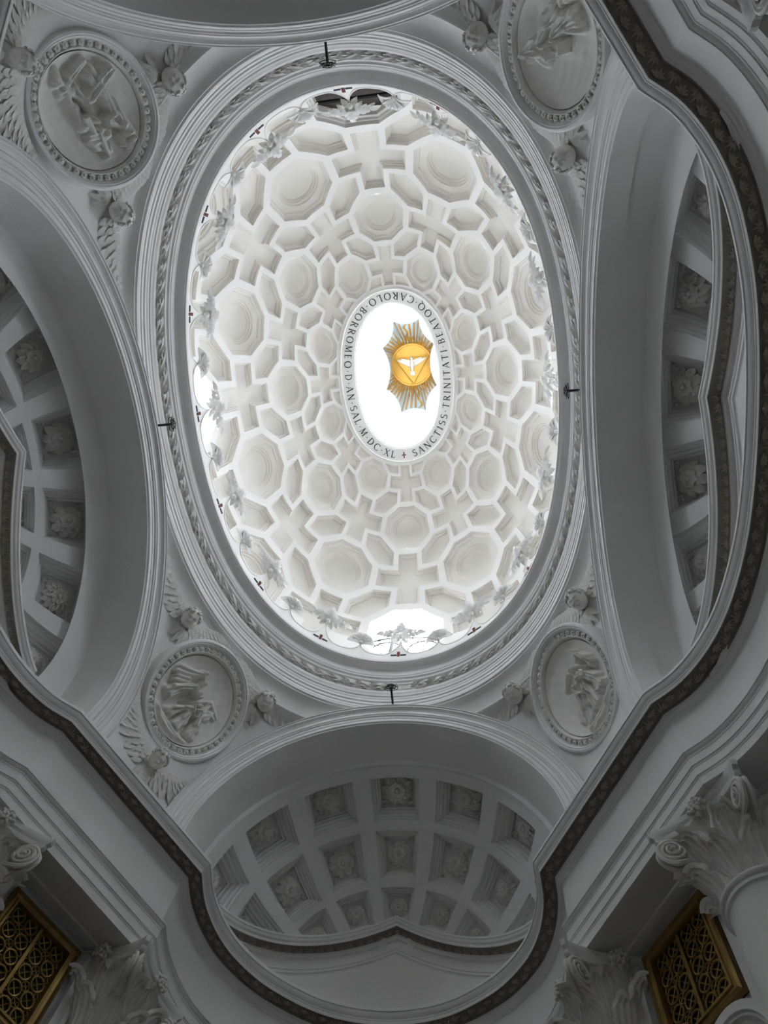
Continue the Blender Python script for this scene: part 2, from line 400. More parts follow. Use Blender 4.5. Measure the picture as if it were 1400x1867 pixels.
for ch, (st, adv) in GL.items():
    mb = MB()
    for x0, y0, x1, y1, wd in st:
        d = Vector((x1 - x0, y1 - y0, 0)); l = d.length; d.normalize(); s = Vector((-d[1], d[0], 0)) * wd * .64; e = d * .015
        a, b_ = Vector((x0, y0, 0)) - e, Vector((x1, y1, 0)) + e
        mb.add([a - s, a + s, b_ + s, b_ - s], [(0, 1, 2, 3)])
        if ch not in 'OQCS·+' and l > .6:
            for q in (a, b_):
                if abs(d[1]) > .6: mb.add([q + Vector((-.11, -.02, 0)), q + Vector((.11, -.02, 0)), q + Vector((.11, .02, 0)), q + Vector((-.11, .02, 0))], [(0, 1, 2, 3)])
    LET[ch] = mb.mesh('letter', 0)
TXT = '+ SANCTISS·TRINITATI·BEATOQ·CAROLO·BORROMEO·D·AN·SAL·M·DC·XL '
LH_ = 0.185; mA, mB = (OA - .05 + BI[0]) / 2, (OB - .05 + BI[1]) / 2
ksf = np.linspace(0, 16, 3201); px, py = mA * OX(ksf), mB * OY(ksf); ln = np.concatenate([[0], np.cumsum(np.hypot(np.diff(px), np.diff(py)))])
adv = [(GL[c][1] if c != ' ' else .25) for c in TXT]; tot = sum(adv) - 0.66; gap = (ln[-1] / LH_ - sum(adv)) / len(TXT)
pos = -(GL['+'][1]) / 2 * LH_
for c, a in zip(TXT, adv):
    if c != ' ':
        # reading runs anticlockwise seen from below: from the cross at +y towards +x
        l = pos + a / 2 * LH_; k = float(np.interp((-l) % ln[-1], ln, ksf))
        p, d, nr = oval_frame(k, mA, mB)
        slope = Vector((nr[0], nr[1], .14 / .36)).normalized()
        zc = (OZ + .01 + BI[2]) / 2
        yv = slope; xv = Vector((-d[0], -d[1], 0)); zv = xv.cross(yv)
        o_ = Vector((p[0], p[1], zc - .012)) - yv * (LH_ / 2) - xv * (a / 2 * LH_)
        me = LET[c]
        lo = link('letter' if c not in '+·' else ('cross' if c == '+' else 'stop'), me, M_LET if c != '+' else None, band, frame(o_, xv, yv, zv) @ Matrix.Scale(LH_, 4))
        if c == '+': me.materials.clear(); me.materials.append(M_RED)
    pos += (a + gap) * LH_
# lantern: eight concave sides with a tall window in each
STAR = [(0.42, -1.5), (0.85, -.68), (0.85, .68), (0.42, 1.5), (-.42, 1.5), (-.85, .68), (-.85, -.68), (-.42, -1.5)]
def star_pts(sc=1.0, n=8, bow=0.13):
    out = []
    for i in range(8):
        a, b = np.array(STAR[i]), np.array(STAR[(i + 1) % 8]); m = b - a; L = np.linalg.norm(m); nn = np.array([-m[1], m[0]]) / L
        if nn @ (a + b) > 0: nn = -nn
        for q in range(n):
            t = q / n; out.append((a + m * t + nn * (bow * L * 4 * t * (1 - t))) * sc)
    return np.array(out)
zb, zt, zw = OZ + .45, 24.4, 22.6
LA, LBb = 1.30, 2.10
sp = star_pts(1.0, 8); n = len(sp); sang = np.arctan2(sp[:, 1], sp[:, 0])
_kf = np.linspace(0, 16, 6401); _ka = np.arctan2(LBb * OY(_kf), LA * OX(_kf))
ks_star = np.array([_kf[np.argmin(np.abs(np.angle(np.exp(1j * (_ka - a)))))] for a in sang])
lan = MB(); ks = np.arange(128) / 8; LX, LY = LA * OX(ks), LBb * OY(ks)
def wall_z(z0, z1, test):
    for i in range(128):
        if test(i):
            j = (i + 1) % 128; lan.add([(LX[i], LY[i], z0), (LX[j], LY[j], z0), (LX[j], LY[j], z1), (LX[i], LY[i], z1)], [(0, 1, 2, 3)])
wall_z(zb - .1, zb + .3, lambda i: True); wall_z(zw, zt, lambda i: True); wall_z(zb + .3, zw, lambda i: i % 16 < 3 or i % 16 > 12)
lan.grid([[(LA * float(OX(ks_star[i])), LBb * float(OY(ks_star[i])), zt), (sp[i][0], sp[i][1], zt), (sp[i][0] * .995, sp[i][1] * .995, zt + .03)] for i in range(n)], True)
for k in range(0, 16, 2):                                # slim half columns between the windows
    p, d, nr = oval_frame(k, LA, LBb); lan.tube([(p[0], p[1], zb), (p[0], p[1], zw + .3)], .10, 10)
lant = lan.build('wall_lantern', M_RIB, None, 0.5); tag(lant, 'white oval lantern drum with eight tall windows above the oculus', 'lantern', kind='structure')
for w_i in range(8):
    kc = 2 * w_i + 1; kk = np.linspace(kc - .64, kc + .62, 9); seg = [np.array((LA * float(OX(k)), LBb * float(OY(k)))) for k in kk]
    mb = MB(); mb.grid([[(p[0], p[1], zb + .3), (p[0], p[1], zw)] for p in seg])
    o = bpy.data.objects.new('window_%d' % (5 + w_i), None); C.objects.link(o)
    tag(o, 'tall lantern window glowing white above the oculus', 'window', 'lantern windows', 'structure')
    mb.build('pane', M_DIMGLASS, o, 0)
    fr = MB()
    for q in (0, 4, 8): fr.tube([(seg[q][0], seg[q][1], zb + .3), (seg[q][0], seg[q][1], zw)], .025, 5)
    for z in (zb + .32, (zb + zw) / 2, zw - .02): fr.tube([(p[0], p[1], z) for p in seg], .02, 5)
    fr.build('frame', M_RIB, o)
    p, d, nr = oval_frame(kc, LA, LBb); nn = Vector((-nr[0], -nr[1], 0))
    portal('daylight', Vector((p[0], p[1], (zb + zw) / 2)) + nn * .1, -nn, float(np.linalg.norm(seg[0] - seg[-1])), zw - zb - .3)
# painted cap of the lantern
cap = MB(); s1 = star_pts(1.0, 8); DR, DZc = 0.72, 25.55
ang = np.arctan2(s1[:, 1], s1[:, 0])
def cap_pt(i_dir, t):                                    # t 0 at disc rim, 1 at star rim
    a = i_dir; rim = np.interp(a, _ra, _rr); r = DR + (rim - DR) * t
    return (r * math.cos(a), r * math.sin(a), DZc - .02 - (DZc - zt) * t ** 1.25)
_o = np.argsort(ang); _ra = np.concatenate([ang[_o] - 2 * pi, ang[_o], ang[_o] + 2 * pi]); _rr = np.tile(np.hypot(s1[_o, 0], s1[_o, 1]), 3)
cap.grid([[(sp[i][0], sp[i][1], zt)] + [cap_pt(ang[i], t) for t in (1, .8, .6, .4, .2, 0)] + [(DR * .5 * math.cos(ang[i]), DR * .5 * math.sin(ang[i]), DZc)] for i in range(n)], True)
capo = cap.build('ceiling_lantern', M_BLUE, None, 1.0); tag(capo, 'pale blue star-shaped ceiling of the lantern', 'ceiling', kind='structure')
sun = empty('gilded_sunburst', (0, 0, DZc), 'gilded sunburst with triangle in a disc on the pale blue lantern ceiling', 'ornament')
mwi = Matrix.Translation((0, 0, -DZc))
d_ = MB(); d_.lathe([(0.001, -.08), (.3, -.075), (.6, -.055), (.66, -.05), (.67, -.08), (.72, -.08), (.73, -.04), (.73, .02)], 48); d_.build('disc', M_GOLD, sun)
tr = MB(); tri = [Vector((-.60, -.27, -.1)), Vector((.60, -.27, -.1)), Vector((0.0, .66, -.1))]
for i in range(3):
    a, b = tri[i], tri[(i + 1) % 3]; tr.tube([a, b], .022, 6)
tr.build('triangle', M_GOLD, sun)
mb = MB(); mb.add([t * .93 + Vector((0, 0, .012)) for t in tri], [(0, 1, 2)]); mb.build('triangle_field', M_GOLD, sun, 0)
rnd = random.Random(4)
NR = 56
for i in range(NR):
    a = -pi + 2 * pi * (i + .5) / NR; mb = MB(); rows = []
    wob = .035 if i % 9 == 4 else 0
    for q in range(11):
        t = q / 10; aa = a + wob * math.sin(t * 14); p = Vector(cap_pt(aa, min(.955, t))); wd = .030 + .012 * t
        s = Vector((-math.sin(aa), math.cos(aa), 0)); rows.append([p - s * wd + Vector((0, 0, -.01)), p + Vector((0, 0, -.035)), p + s * wd + Vector((0, 0, -.01))])
    mb.grid(rows); mb.build('long_ray', M_BROWN if wob == 0 else M_GOLD, sun, 0.5, mwi)
for i in range(44):
    a = -pi + 2 * pi * i / 44; mb = MB(); rows = []; rim = np.interp(a, _ra, _rr); Ls = min(.9, (.27 + .1 * rnd.random()) / max(.08, rim - DR))
    for q in range(8):
        t = q / 7; aa = a + .035 * math.sin(t * 8 + i); p = Vector(cap_pt(aa, t * Ls)); wd = .042 * (1 - t) + .004
        s = Vector((-math.sin(aa), math.cos(aa), 0)); rows.append([p - s * wd + Vector((0, 0, -.03)), p + Vector((0, 0, -.06)), p + s * wd + Vector((0, 0, -.03))])
    mb.grid(rows); mb.build('flame_ray', M_GOLD, sun, 0.5, mwi)
# the dove hovering under the disc
dove = empty('dove', (0, 0, DZc - .12), 'white dove with spread wings on the golden triangle', 'sculpture')
mb = MB(); mb.tube([(0, -.27, 0), (0, -.22, -.02), (0, -.14, -.03), (0, -.02, -.04), (0, .1, -.03), (0, .2, -.01), (0, .26, 0)], [.02, .045, .035, .07, .065, .035, .02], 10)
mb.ball((0, -.23, -.03), .048, 10, 6); mb.build('body', M_DOVE, dove)
mb = MB()
for q in range(-2, 3): petal(mb, (q * .012, .18, 0), (q * .13, 1, 0), (0, 0, -1), .2, .03, .02, .1)
mb.build('tail', M_DOVE, dove)
for s in (-1, 1):
    mb = MB()
    for q in range(9):
        t = q / 8; o = Vector((s * (.05 + .27 * t), -.06 - .10 * t, -.02)); petal(mb, o, (s * (.35 + .9 * t), .75 - .95 * t, 0), (0, 0, -1), .15 + .05 * t, .024, .03, .1)
    rows = [[(s * (.03 + .32 * t), -.1 - .11 * t + d2 * (.055 - .02 * t), -.035 + .02 * abs(d2)) for d2 in (-1, 0, 1, 2)] for t in np.linspace(0, 1, 8)]
    mb.grid(rows); mb.build('wing', M_DOVE, dove)
mb = MB(); mb.lathe([(.07, 0), (.085, 0)], 20); mb.build('halo', M_GOLD, dove, 0.6, Matrix.Translation((0, -.24, .01)))

# ------------------------------------------------------------------ oval ring entablature at the foot of the dome
RA, RB, RZ = 3.90, 5.80, 12.46
def fil(*pts): return list(pts)
prof = [(-.45, 12.05), (-.30, 12.08), (-.27, 12.10), (-.25, 12.2), (-.20, 12.30), (-.12, 12.37), (-.02, 12.41), (-.02, 12.44), (.015, 12.455), (.02, 12.50), (-.012, 12.51), (-.012, 12.535), (.005, 12.54), (.005, 12.605), (-.01, 12.61), (-.01, 12.63),
        (.016, 12.635), (.016, 12.70), (-.006, 12.71), (-.006, 12.73), (.03, 12.74), (.03, 12.80), (.045, 12.82), (.05, 12.86), (.02, 12.87), (.02, 12.89), (.06, 12.90), (.065, 12.94), (.09, 12.975), (.095, 13.03), (.095, 13.05), (.0, 13.06), (.0, 13.27), (.05, 13.28), (.06, 13.31),
        (.09, 13.32), (.10, 13.35), (.085, 13.36), (.085, 13.375), (.13, 13.385), (.145, 13.42), (.13, 13.43), (.13, 13.445), (.175, 13.455), (.18, 13.49), (.195, 13.50), (.20, 13.515), (.185, 13.525), (.185, 13.60), (.20, 13.66), (.24, 13.70), (.30, 13.715), (.345, 13.718), (.35, 13.70), (.37, 13.70), (.375, 13.712), (.40, 13.715), (.405, 13.735), (.405, 13.78), (.40, 13.80), (.25, 13.80)]
mb = MB(); oval_sweep(mb, prof, RA, RB, 256)
ringo = mb.build('trim_2', M_STU, None, 0.5); tag(ringo, 'moulded oval ring entablature carrying the dome above the four arches', 'entablature', kind='structure')
# wreath of bay leaves on the ring
gar = empty('leaf_garland', (0, RB, 13.17), 'long garland of overlapping bay leaves running round the oval ring', 'garland')
gi = Matrix.Translation((0, -RB, -13.17))
mb = MB(); n = 192; ks = np.arange(n) * 16 / n
mb.tube([((RA - .045) * OX(k), (RB - .045) * OY(k), 13.165) for k in ks], .05, 8, True); mb.build('core', M_ORN, gar, 0.6, gi)
mb = MB()
for sa, L_, h_ in ((0, .25, .42), (.50, .22, .30), (-.50, .22, .30), (.22, .17, .62), (-.22, .17, .62), (.85, .17, .2), (-.85, .17, .2)):
    petal(mb, (.02 * abs(sa), sa * .03, .02), (math.cos(sa), math.sin(sa), h_), (0, 0, 1), L_, .034, .12, .35, 5, .85, .12)
lfm = mb.mesh('leaf', 0.9); lfm.materials.append(M_ORN)
rnd = random.Random(2)
NG = 98
for i in range(NG):
    k = 16 * i / NG
    p, d, nr = oval_frame(k, RA - .045, RB - .045); sg = 1 if k < 8 else -1
    t = Vector((d[0], d[1], 0)) * sg; nv = Vector((nr[0], nr[1], 0)); up = Vector((0, 0, 1))
    for q, aa in enumerate((-1.0, .0, 1.0)):
        out = (nv * math.cos(aa) + up * math.sin(aa)).normalized()
        dr = (t + out * .25 + up * rnd.uniform(-.12, .12)).normalized(); o_ = Vector((p[0], p[1], 13.17)) + out * .04 + t * (rnd.uniform(-.03, .03) + (.155 if q == 1 else 0))
        z = (out - dr * out.dot(dr)).normalized()
        link('leaf', lfm, None, gar, gi @ frame(o_, dr, z.cross(dr), z) @ Matrix.Diagonal((1.35, .80, .62, 1)))
mb = MB()
for i in range(NG):
    k = 16 * (i + .5) / NG; p, d, nr = oval_frame(k, RA - .11, RB - .11)
    for q in (-.05, .05): mb.ball((p[0], p[1], 13.17 + q + rnd.uniform(-.02, .02)), .018, 6, 4)
tag(mb.build('berries', M_ORN, gar, 0.6, gi), kind='stuff')

# cresting with crosses, big leaves and little leaves
crest = empty('leaf_cresting', (0, 5.4, 13.8), 'white scalloped cresting with small crosses and leaves hiding the foot of the dome', 'cresting')
ci = Matrix.Translation((0, -5.4, -13.8))
def crest_xy(k, z):
    f = min(1, max(0, (z - 13.8) / .47)); g = max(0, z - 14.27)
    return (3.53 + .09 * f - .02 * g) * OX(k), (5.425 + .075 * f - .02 * g) * OY(k)
def crest_top(k):
    t = (k % 1.0); t = min(t, 1 - t) * 2
    if t < .5: s_ = (.5 - t) / .5; return 14.22 + .78 * (1 - math.sqrt(max(0, 1 - min(1, s_ * 1.03) ** 2)))
    s_ = (t - .5) / .5; return 14.22 + .40 * (1 - math.sqrt(max(0, 1 - min(1, s_ * 1.03) ** 2)))
mb = MB(); nk = 64 * 16; rows = []
for i in range(nk):
    k = 16 * i / nk; zt_ = crest_top(k); p, d, nr = oval_frame(k, 3.6, 5.5)
    col = []
    for z in (13.78, min(14.27, zt_ - .06), zt_ - .05):
        x, y = crest_xy(k, z); col.append((x, y, z))
    x, y = crest_xy(k, zt_); col += [(x + nr[0] * .02, y + nr[1] * .02, zt_ - .045), (x + nr[0] * .02, y + nr[1] * .02, zt_), (x - nr[0] * .07, y - nr[1] * .07, zt_), (x - nr[0] * .07, y - nr[1] * .07, 13.79)]
    rows.append(col)
mb.grid(rows, True); mb.build('scalloped_band', M_RIB, crest, 0.5, ci)
bl = MB()
def lobe(mb, ang, L, W, n_, curl):                       # pinnate lobe: leaflets either side of a midrib
    r_ = math.radians(ang); d = Vector((math.sin(r_), math.cos(r_), 0)); sd = Vector((d[1], -d[0], 0))
    for i in range(n_):
        t = (i + .35) / n_; o_ = d * (L * t * .72) + Vector((0, 0, .30 * L * math.sin(pi * t * .9) - curl * L * t * t * .5))
        for s_ in (-1, 1):
            dd = (d * (.55 + .6 * t) + sd * s_ * (1.05 - .6 * t) + Vector((0, 0, .15 - curl * t)))
            petal(mb, o_, dd, (0, 0, 1), W * (1.25 - .55 * t), .040 * (1.25 - .5 * t), .14, .5, 4, .8, .12)
    petal(mb, d * (L * .62) + Vector((0, 0, .24 * L - curl * L * .2)), d + Vector((0, 0, -curl * .8)), (0, 0, 1), L * .42, .045, .1, .4, 4, .8, .12)
lobe(bl, 0, .34, .14, 4, .5); lobe(bl, 76, .46, .12, 5, .35); lobe(bl, -76, .46, .12, 5, .35); lobe(bl, 38, .24, .10, 2, .4); lobe(bl, -38, .24, .10, 2, .4)
bl.ball((0, .0, .06), .045, 8, 5); blm = bl.mesh('big_leaf', 0.9); blm.materials.append(M_ORN)
sl = MB()
for q, a in enumerate((-75, -38, 0, 38, 75)):
    r_ = math.radians(a); petal(sl, (0, 0, 0), (math.sin(r_), math.cos(r_), .2), (0, 0, 1), .25, .068, .34, .95, 6, 1.3, .14, 0, .012)
sl.ball((0, 0, .02), .035, 8, 5); slm = sl.mesh('small_leaf', 0.9); slm.materials.append(M_ORN)
cr = MB(); cr.box((0, 0, 0), (.031, .115, .008)); cr2 = MB(); cr2.box((-.105, 0, 0), (.062, .021, .006)); cr2.box((.105, 0, 0), (.062, .021, .006))
crm = cr.mesh('cross_upright', 0); crm.materials.append(M_RED); cbm = cr2.mesh('cross_arm', 0); cbm.materials.append(M_NAVY)
for i in range(32):
    k = i / 2; p, d, nr = oval_frame(k, 3.6, 5.5); zt_ = crest_top(k); x, y = crest_xy(k, zt_)
    nv = Vector((nr[0], nr[1], 0)); tv = Vector((d[0], d[1], 0)); up = Vector((0, 0, 1))
    if i % 2 == 0:
        a = (nv * .62 + up * .78).normalized(); f_ = (nv * .78 - up * .62).normalized()
        link('big_leaf', blm, None, crest, ci @ frame(Vector((x, y, zt_ - .02)) + nv * .03, a.cross(f_), a, f_) @ Matrix.Scale(1.28, 4))
        x, y = crest_xy(k, 14.17)
        c_ = empty('cross', (0, 0, 0), None, None); c_.parent = crest
        c_.matrix_local = ci @ basis(Vector((x, y, 14.17)) + nv * .012, nv - up * .17)
        link('cross_upright', crm, None, c_); link('cross_arm', cbm, None, c_)
    else:
        a = (nv * .5 + up * .87).normalized(); f_ = (nv * .87 - up * .5).normalized()
        link('small_leaf', slm, None, crest, ci @ frame(Vector((x, y, zt_ - .03)) + nv * .02, a.cross(f_), a, f_) @ Matrix.Scale(1.35, 4))

# ------------------------------------------------------------------ pendentives
N2 = np.array([.844, .535])
def pendP(s, z):
    t = min(1, max(0, (z - 9.1) / 3.35)); q = math.sqrt(max(0, 1 - t * t))
    E1 = np.array([3.3 * q, 5.95]); E2 = np.array([4.05, 4.12 * q])
    tz = min(1.1, max(0, (z - 9) / 3.4)); dt = 5.85 - tz ** 1.83
    a = np.array([E2[0] - E1[0], E1[1] - E2[1]]); h = (dt - (E1 + E2) @ N2 / 2) / (3 / 8 * (a @ N2) + 1e-6)
    if z < 9.4: h = min(max(h, -.1), .3)
    P1 = E1 + np.array([h * a[0], 0]); P2 = E2 + np.array([0, h * a[1]]); u = 1 - s
    xy = u ** 3 * E1 + 3 * u * u * s * P1 + 3 * u * s * s * P2 + s ** 3 * E2
    return np.array([xy[0], xy[1], z])
def pend_frame(s, z):
    e = .01; p = pendP(s, z); ds = pendP(s + e, z) - pendP(s - e, z); dz = pendP(s, z + e) - pendP(s, z - e)
    n_ = np.cross(ds, dz); n_ /= np.linalg.norm(n_)
    if n_ @ p > 0: n_ = -n_
    return p, n_
QUAD = [(-1, 1, 'lower left'), (1, 1, 'lower right'), (-1, -1, 'upper left'), (1, -1, 'upper right')]
zs = np.concatenate([np.linspace(8.4, 11.6, 17), np.linspace(11.75, 12.42, 12)])
zs = np.interp(np.linspace(0, len(zs) - 1, 70), np.arange(len(zs)), zs)
base = [[pendP(s, z) for s in np.linspace(0, 1, 56)] for z in zs]
az, el = .40, .45; MED = (3.28, 4.735, 11.17)            # medallion centre and tilt
_Mi = basis(MED, (-math.cos(el) * math.cos(az), -math.cos(el) * math.sin(az), -math.sin(el))).inverted()
def in_med(p): q = _Mi @ Vector(p); return math.hypot(q[0] / 1.03, q[1] / 1.15) < .955
_cut = [[in_med(p) for p in r] for r in base]
for sx, sy, nm in QUAD:
    mb = MB(); mb.grid([[(p[0] * sx, p[1] * sy, p[2]) for p in r] for r in base]); nc = len(base[0])
    mb.f = [f for f in mb.f if not all(_cut[i // nc][i % nc] for i in f)]
    o = mb.build('wall_pendentive_' + nm.replace(' ', '_'), M_STU, None, 0.8)
    tag(o, 'curved stucco pendentive at the %s of the dome behind a medallion' % nm, 'pendentive', kind='structure')

# ------------------------------------------------------------------ arches and coffered half domes
def coffer_vault(name, label, V, thetas, psis, wth, nrm_c, sgn, mvault, visible=True):
    """V(theta, psi, depth) -> point; thetas centres, psis (lo, hi)"""
    root_mb = MB(); dth = thetas[1] - thetas[0]; cells = []
    bounds = [psis[0][0] - .03] + [(psis[i][1] + psis[i + 1][0]) / 2 for i in range(len(psis) - 1)] + [psis[-1][1] + .02]
    for r, (p0, p1) in enumerate(psis):
        for th in thetas:
            a0, a1 = th - dth / 2, th + dth / 2; b0, b1 = bounds[r], bounds[r + 1]; c0, c1 = th - dth * wth / 2, th + dth * wth / 2
            out = [(a0, b0), (a1, b0), (a1, b1), (a0, b1)]; inn = [(c0, p0), (c1, p0), (c1, p1), (c0, p1)]
            O, I = [], []
            for e in range(4):
                for q in range(5):
                    t = q / 5; O.append([out[e][i] + (out[(e + 1) % 4][i] - out[e][i]) * t for i in (0, 1)]); I.append([inn[e][i] + (inn[(e + 1) % 4][i] - inn[e][i]) * t for i in (0, 1)])
            root_mb.grid([[V(*q, 0) for q in O], [V(*q, 0) for q in I]], False, True); cells.append((th, (p0 + p1) / 2, inn, I, r))
    # closing cap to the pole and the strip to the first row
    last = bounds[-1]; tl = np.linspace(thetas[0] - dth / 2, thetas[-1] + dth / 2, 57)
    root_mb.grid([[V(t, last + (pi / 2 - last) * q / 4, 0) for q in range(5)] for t in tl])
    root = root_mb.build(name, mvault, None, 0.5); tag(root, label, 'half dome', kind='structure')
    for th, ps, inn, I, r in cells:
        ce = np.array([th, ps]); rows = []
        sc = np.linalg.norm(np.array(V(inn[1][0], ps, 0)) - np.array(V(inn[0][0], ps, 0)))
        for f, dp in ((1, 0), (.995, .035), (.93, .04), (.92, .075), (.84, .085), (.82, .12), (.74, .13), (.72, .165), (.66, .17), (.655, .205)):
            rows.append([V(*(ce + (np.array(q) - ce) * f), dp * 1.5 * min(1.2, sc / .75)) for q in I])
        mb = MB(); mb.grid(rows, False, True); nb = len(I); b0 = (len(rows) - 1) * nb; mb.f.append(tuple(b0 + i for i in range(nb)))
        co = mb.build('coffer', mvault, root, 0.5)
        if r > 2: continue
        dpt = .29 * min(1.2, sc / .75)
        c = Vector(V(th, ps, dpt)); ex = (Vector(V(th + .01, ps, dpt)) - c).normalized(); ey = Vector(V(th, ps + .01, dpt)) - c; ey = (ey - ex * ey.dot(ex)).normalized()
        sy_ = (Vector(V(th, inn[2][1], dpt)) - Vector(V(th, inn[0][1], dpt))).length * .66; sx_ = (Vector(V(inn[1][0], ps, dpt)) - Vector(V(inn[0][0], ps, dpt))).length * .66
        z = ex.cross(ey)
        if z.dot(Vector(nrm_c) - c) < 0: z = -z; ey = ey; ex = ey.cross(z)
        sz = min(sx_, sy_) * .86
        k = (len(co.name) + int(th * 10) + r * 3) % 4
        link('rosette', ROS[k], None, co, frame(c, ex * sz, ey * sz, z * sz * 1.35))
        if r < 2:
            for ax in (-1, 1):
                for ay in (-1, 1):
                    link('corner_flower', CF, None, co, frame(c + ex * (ax * sx_ * .40) + ey * (ay * sy_ * .40), ex * sz * .32, ey * sz * .32, z * sz * .4))
    return root
ROS = []
for v in range(4):
    mb = MB(); n1, n2 = ((13, 9), (9, 7), (11, 8), (15, 9))[v]; tw = .45 if v == 2 else 0
    for q in range(n1):
        a = 2 * pi * q / n1; ca, sa = math.cos(a), math.sin(a)
        petal(mb, (.10 * ca, .10 * sa, .10), (ca - tw * sa, sa + tw * ca, .10), (-.15 * ca, -.15 * sa, 1), .40, 1.55 / n1, .26, .80, 6, 1.45, .16, (3 if v == 1 else 0))
    for q in range(n2):
        a = 2 * pi * (q + .5) / n2; ca, sa = math.cos(a), math.sin(a)
        petal(mb, (.04 * ca, .04 * sa, .16), (ca - tw * sa, sa + tw * ca, .35), (-.4 * ca, -.4 * sa, 1), .23, 1.0 / n2, .25, .8, 5, 1.3, .14)
    mb.ball((0, 0, .2), .075, 8, 5)
    mb.lathe([(.0, -.02), (.18, -.02), (.12, .12), (0, .16)], 10)
    me = mb.mesh('rosette', 1.0); me.materials.append(M_ORN); ROS.append(me)
mb = MB()
for q in range(5):
    a = 2 * pi * q / 5; petal(mb, (.05 * math.cos(a), .05 * math.sin(a), .05), (math.cos(a), math.sin(a), .3), (0, 0, 1), .4, .2, .25, .6, 4, .6)
mb.ball((0, 0, .15), .13, 6, 4); CF = mb.mesh('corner_flower', 1.0); CF.materials.append(M_ORN)

ARCH_PROF = [(.42, .30), (.42, .0), (.40, -.02), (.385, -.02), (.38, .015), (.365, .02), (.36, -.005), (.34, .0), (.33, .03), (.31, .055), (.295, .06), (.29, .085), (.28, .085), (.275, .06), (.21, .065), (.205, .095), (.195, .095), (.19, .075), (.175, .08), (.17, .105), (.115, .105), (.11, .135), (.10, .135), (.095, .11), (.03, .115), (.02, .14), (.0, .15)]  # (radial out, depth back)
def end_arch(sy, nm, name):
    mb = MB(); th = np.linspace(0, pi, 65); rows = []
    for t in th:
        row = []
        for ro, db in ARCH_PROF: row.append(((2.88 + ro) * math.cos(t), sy * (5.65 + db), 9.08 + (2.90 + ro * 1.0) * math.sin(t)))
        for rr, y in ((2.88, 6.22), (2.92, 6.225), (2.92, 6.62), (2.86, 6.66), (2.80, 6.90)): row.append((rr * math.cos(t), sy * y, 9.08 + rr * 1.006 * math.sin(t)))
        rows.append(row)
    low0 = [(p[0], p[1], 8.48) for p in rows[0]]; low1 = [(p[0], p[1], 8.48) for p in rows[-1]]
    mb.grid([low0] + rows + [low1])
    o = mb.build(name, M_STU, None, 0.5); tag(o, 'moulded round arch and plain soffit at the %s of the oval' % nm, 'arch', kind='structure')
end_arch(1, 'near end', 'trim_3'); end_arch(-1, 'far end', 'trim_4')
def side_arch(sx, nm, name):
    mb = MB(); th = np.linspace(0, pi, 65); rows = []
    for t in th:
        row = []
        for ro, db in ARCH_PROF: row.append((sx * (3.70 + db * 1.1), (3.62 + ro * 1.15) * math.cos(t), 9.08 + (2.92 + ro) * math.sin(t)))
        for rr, x in ((0, 4.2), (.05, 4.205), (.05, 4.62), (-.15, 4.70), (-.4, 4.78)): row.append((sx * x, (3.62 + rr) * math.cos(t), 9.08 + (2.92 + rr) * math.sin(t)))
        rows.append(row)
    low0 = [(p[0], p[1], 8.48) for p in rows[0]]; low1 = [(p[0], p[1], 8.48) for p in rows[-1]]
    mb.grid([low0] + rows + [low1])
    o = mb.build(name, M_STU, None, 0.5); tag(o, 'wide moulded arch and plain soffit on the %s side of the oval' % nm, 'arch', kind='structure')
side_arch(-1, 'left', 'trim_5'); side_arch(1, 'right', 'trim_6')
TH7 = [pi * (i + .5) / 7 for i in range(7)]; rdg = math.radians
def VE(sy):
    def V(th, ps, d): r = 2.9 + d; return ((r) * math.cos(ps) * math.cos(th), sy * (6.3 + r * math.sin(ps)), 9.05 + r * math.cos(ps) * math.sin(th))
    return V
PE = [(rdg(9.2), rdg(27)), (rdg(30.5), rdg(47)), (rdg(49.5), rdg(61)), (rdg(63.5), rdg(72))]
coffer_vault('ceiling_near_apse', 'coffered half dome with rosettes over the near end apse', VE(1), TH7, PE, .74, (0, 6.3, 9.05), 1, M_STU)
coffer_vault('ceiling_far_apse', 'half dome over the far end apse, above the top edge', VE(-1), TH7, PE, .74, (0, -6.3, 9.05), -1, M_STU)
def VS(sx):
    def V(th, ps, d): return (sx * (4.0 + (1.7 + d) * math.sin(ps)), (3.6 + d) * math.cos(ps) * math.cos(th) * 1.05, 9.08 + (2.95 + d) * math.cos(ps) * math.sin(th) * 1.05)
    return V
PS = [(rdg(27.5), rdg(48)), (rdg(51), rdg(62.5)), (rdg(65), rdg(73))]
coffer_vault('ceiling_left_chapel', 'shallow coffered half dome with rosettes over the left side chapel', VS(-1), TH7, PS, .74, (-4, 0, 9.08), 1, M_STU)
coffer_vault('ceiling_right_chapel', 'shallow coffered half dome with rosettes over the right side chapel', VS(1), TH7, PS, .74, (4, 0, 9.08), 1, M_STU)

# ------------------------------------------------------------------ main entablature following the swaying wall
def catmull(P, n=6, g0=None, g1=None):
    P = [np.array(p, float) for p in P]; Q = [2 * P[0] - P[1] if g0 is None else np.array(g0)] + P + [2 * P[-1] - P[-2] if g1 is None else np.array(g1)]; out = []
    for i in range(1, len(Q) - 2):
        for q in range(n):
            t = q / n; a, b, c, d = Q[i - 1:i + 3]
            out.append(.5 * (2 * b + (c - a) * t + (2 * a - 5 * b + 4 * c - d) * t * t + (3 * b - a - 3 * c + d) * t ** 3))
    return out + [P[-1]]
side = catmull([(4.92, 0), (4.90, .8), (4.83, 1.5), (4.67, 2.2), (4.45, 2.72), (4.14, 3.15), (3.78, 3.44)], g0=(4.90, -.8))
dg = [np.array((3.78, 3.44)) + (np.array((2.30, 5.95)) - np.array((3.78, 3.44))) * t for t in np.linspace(0, 1, 9)]
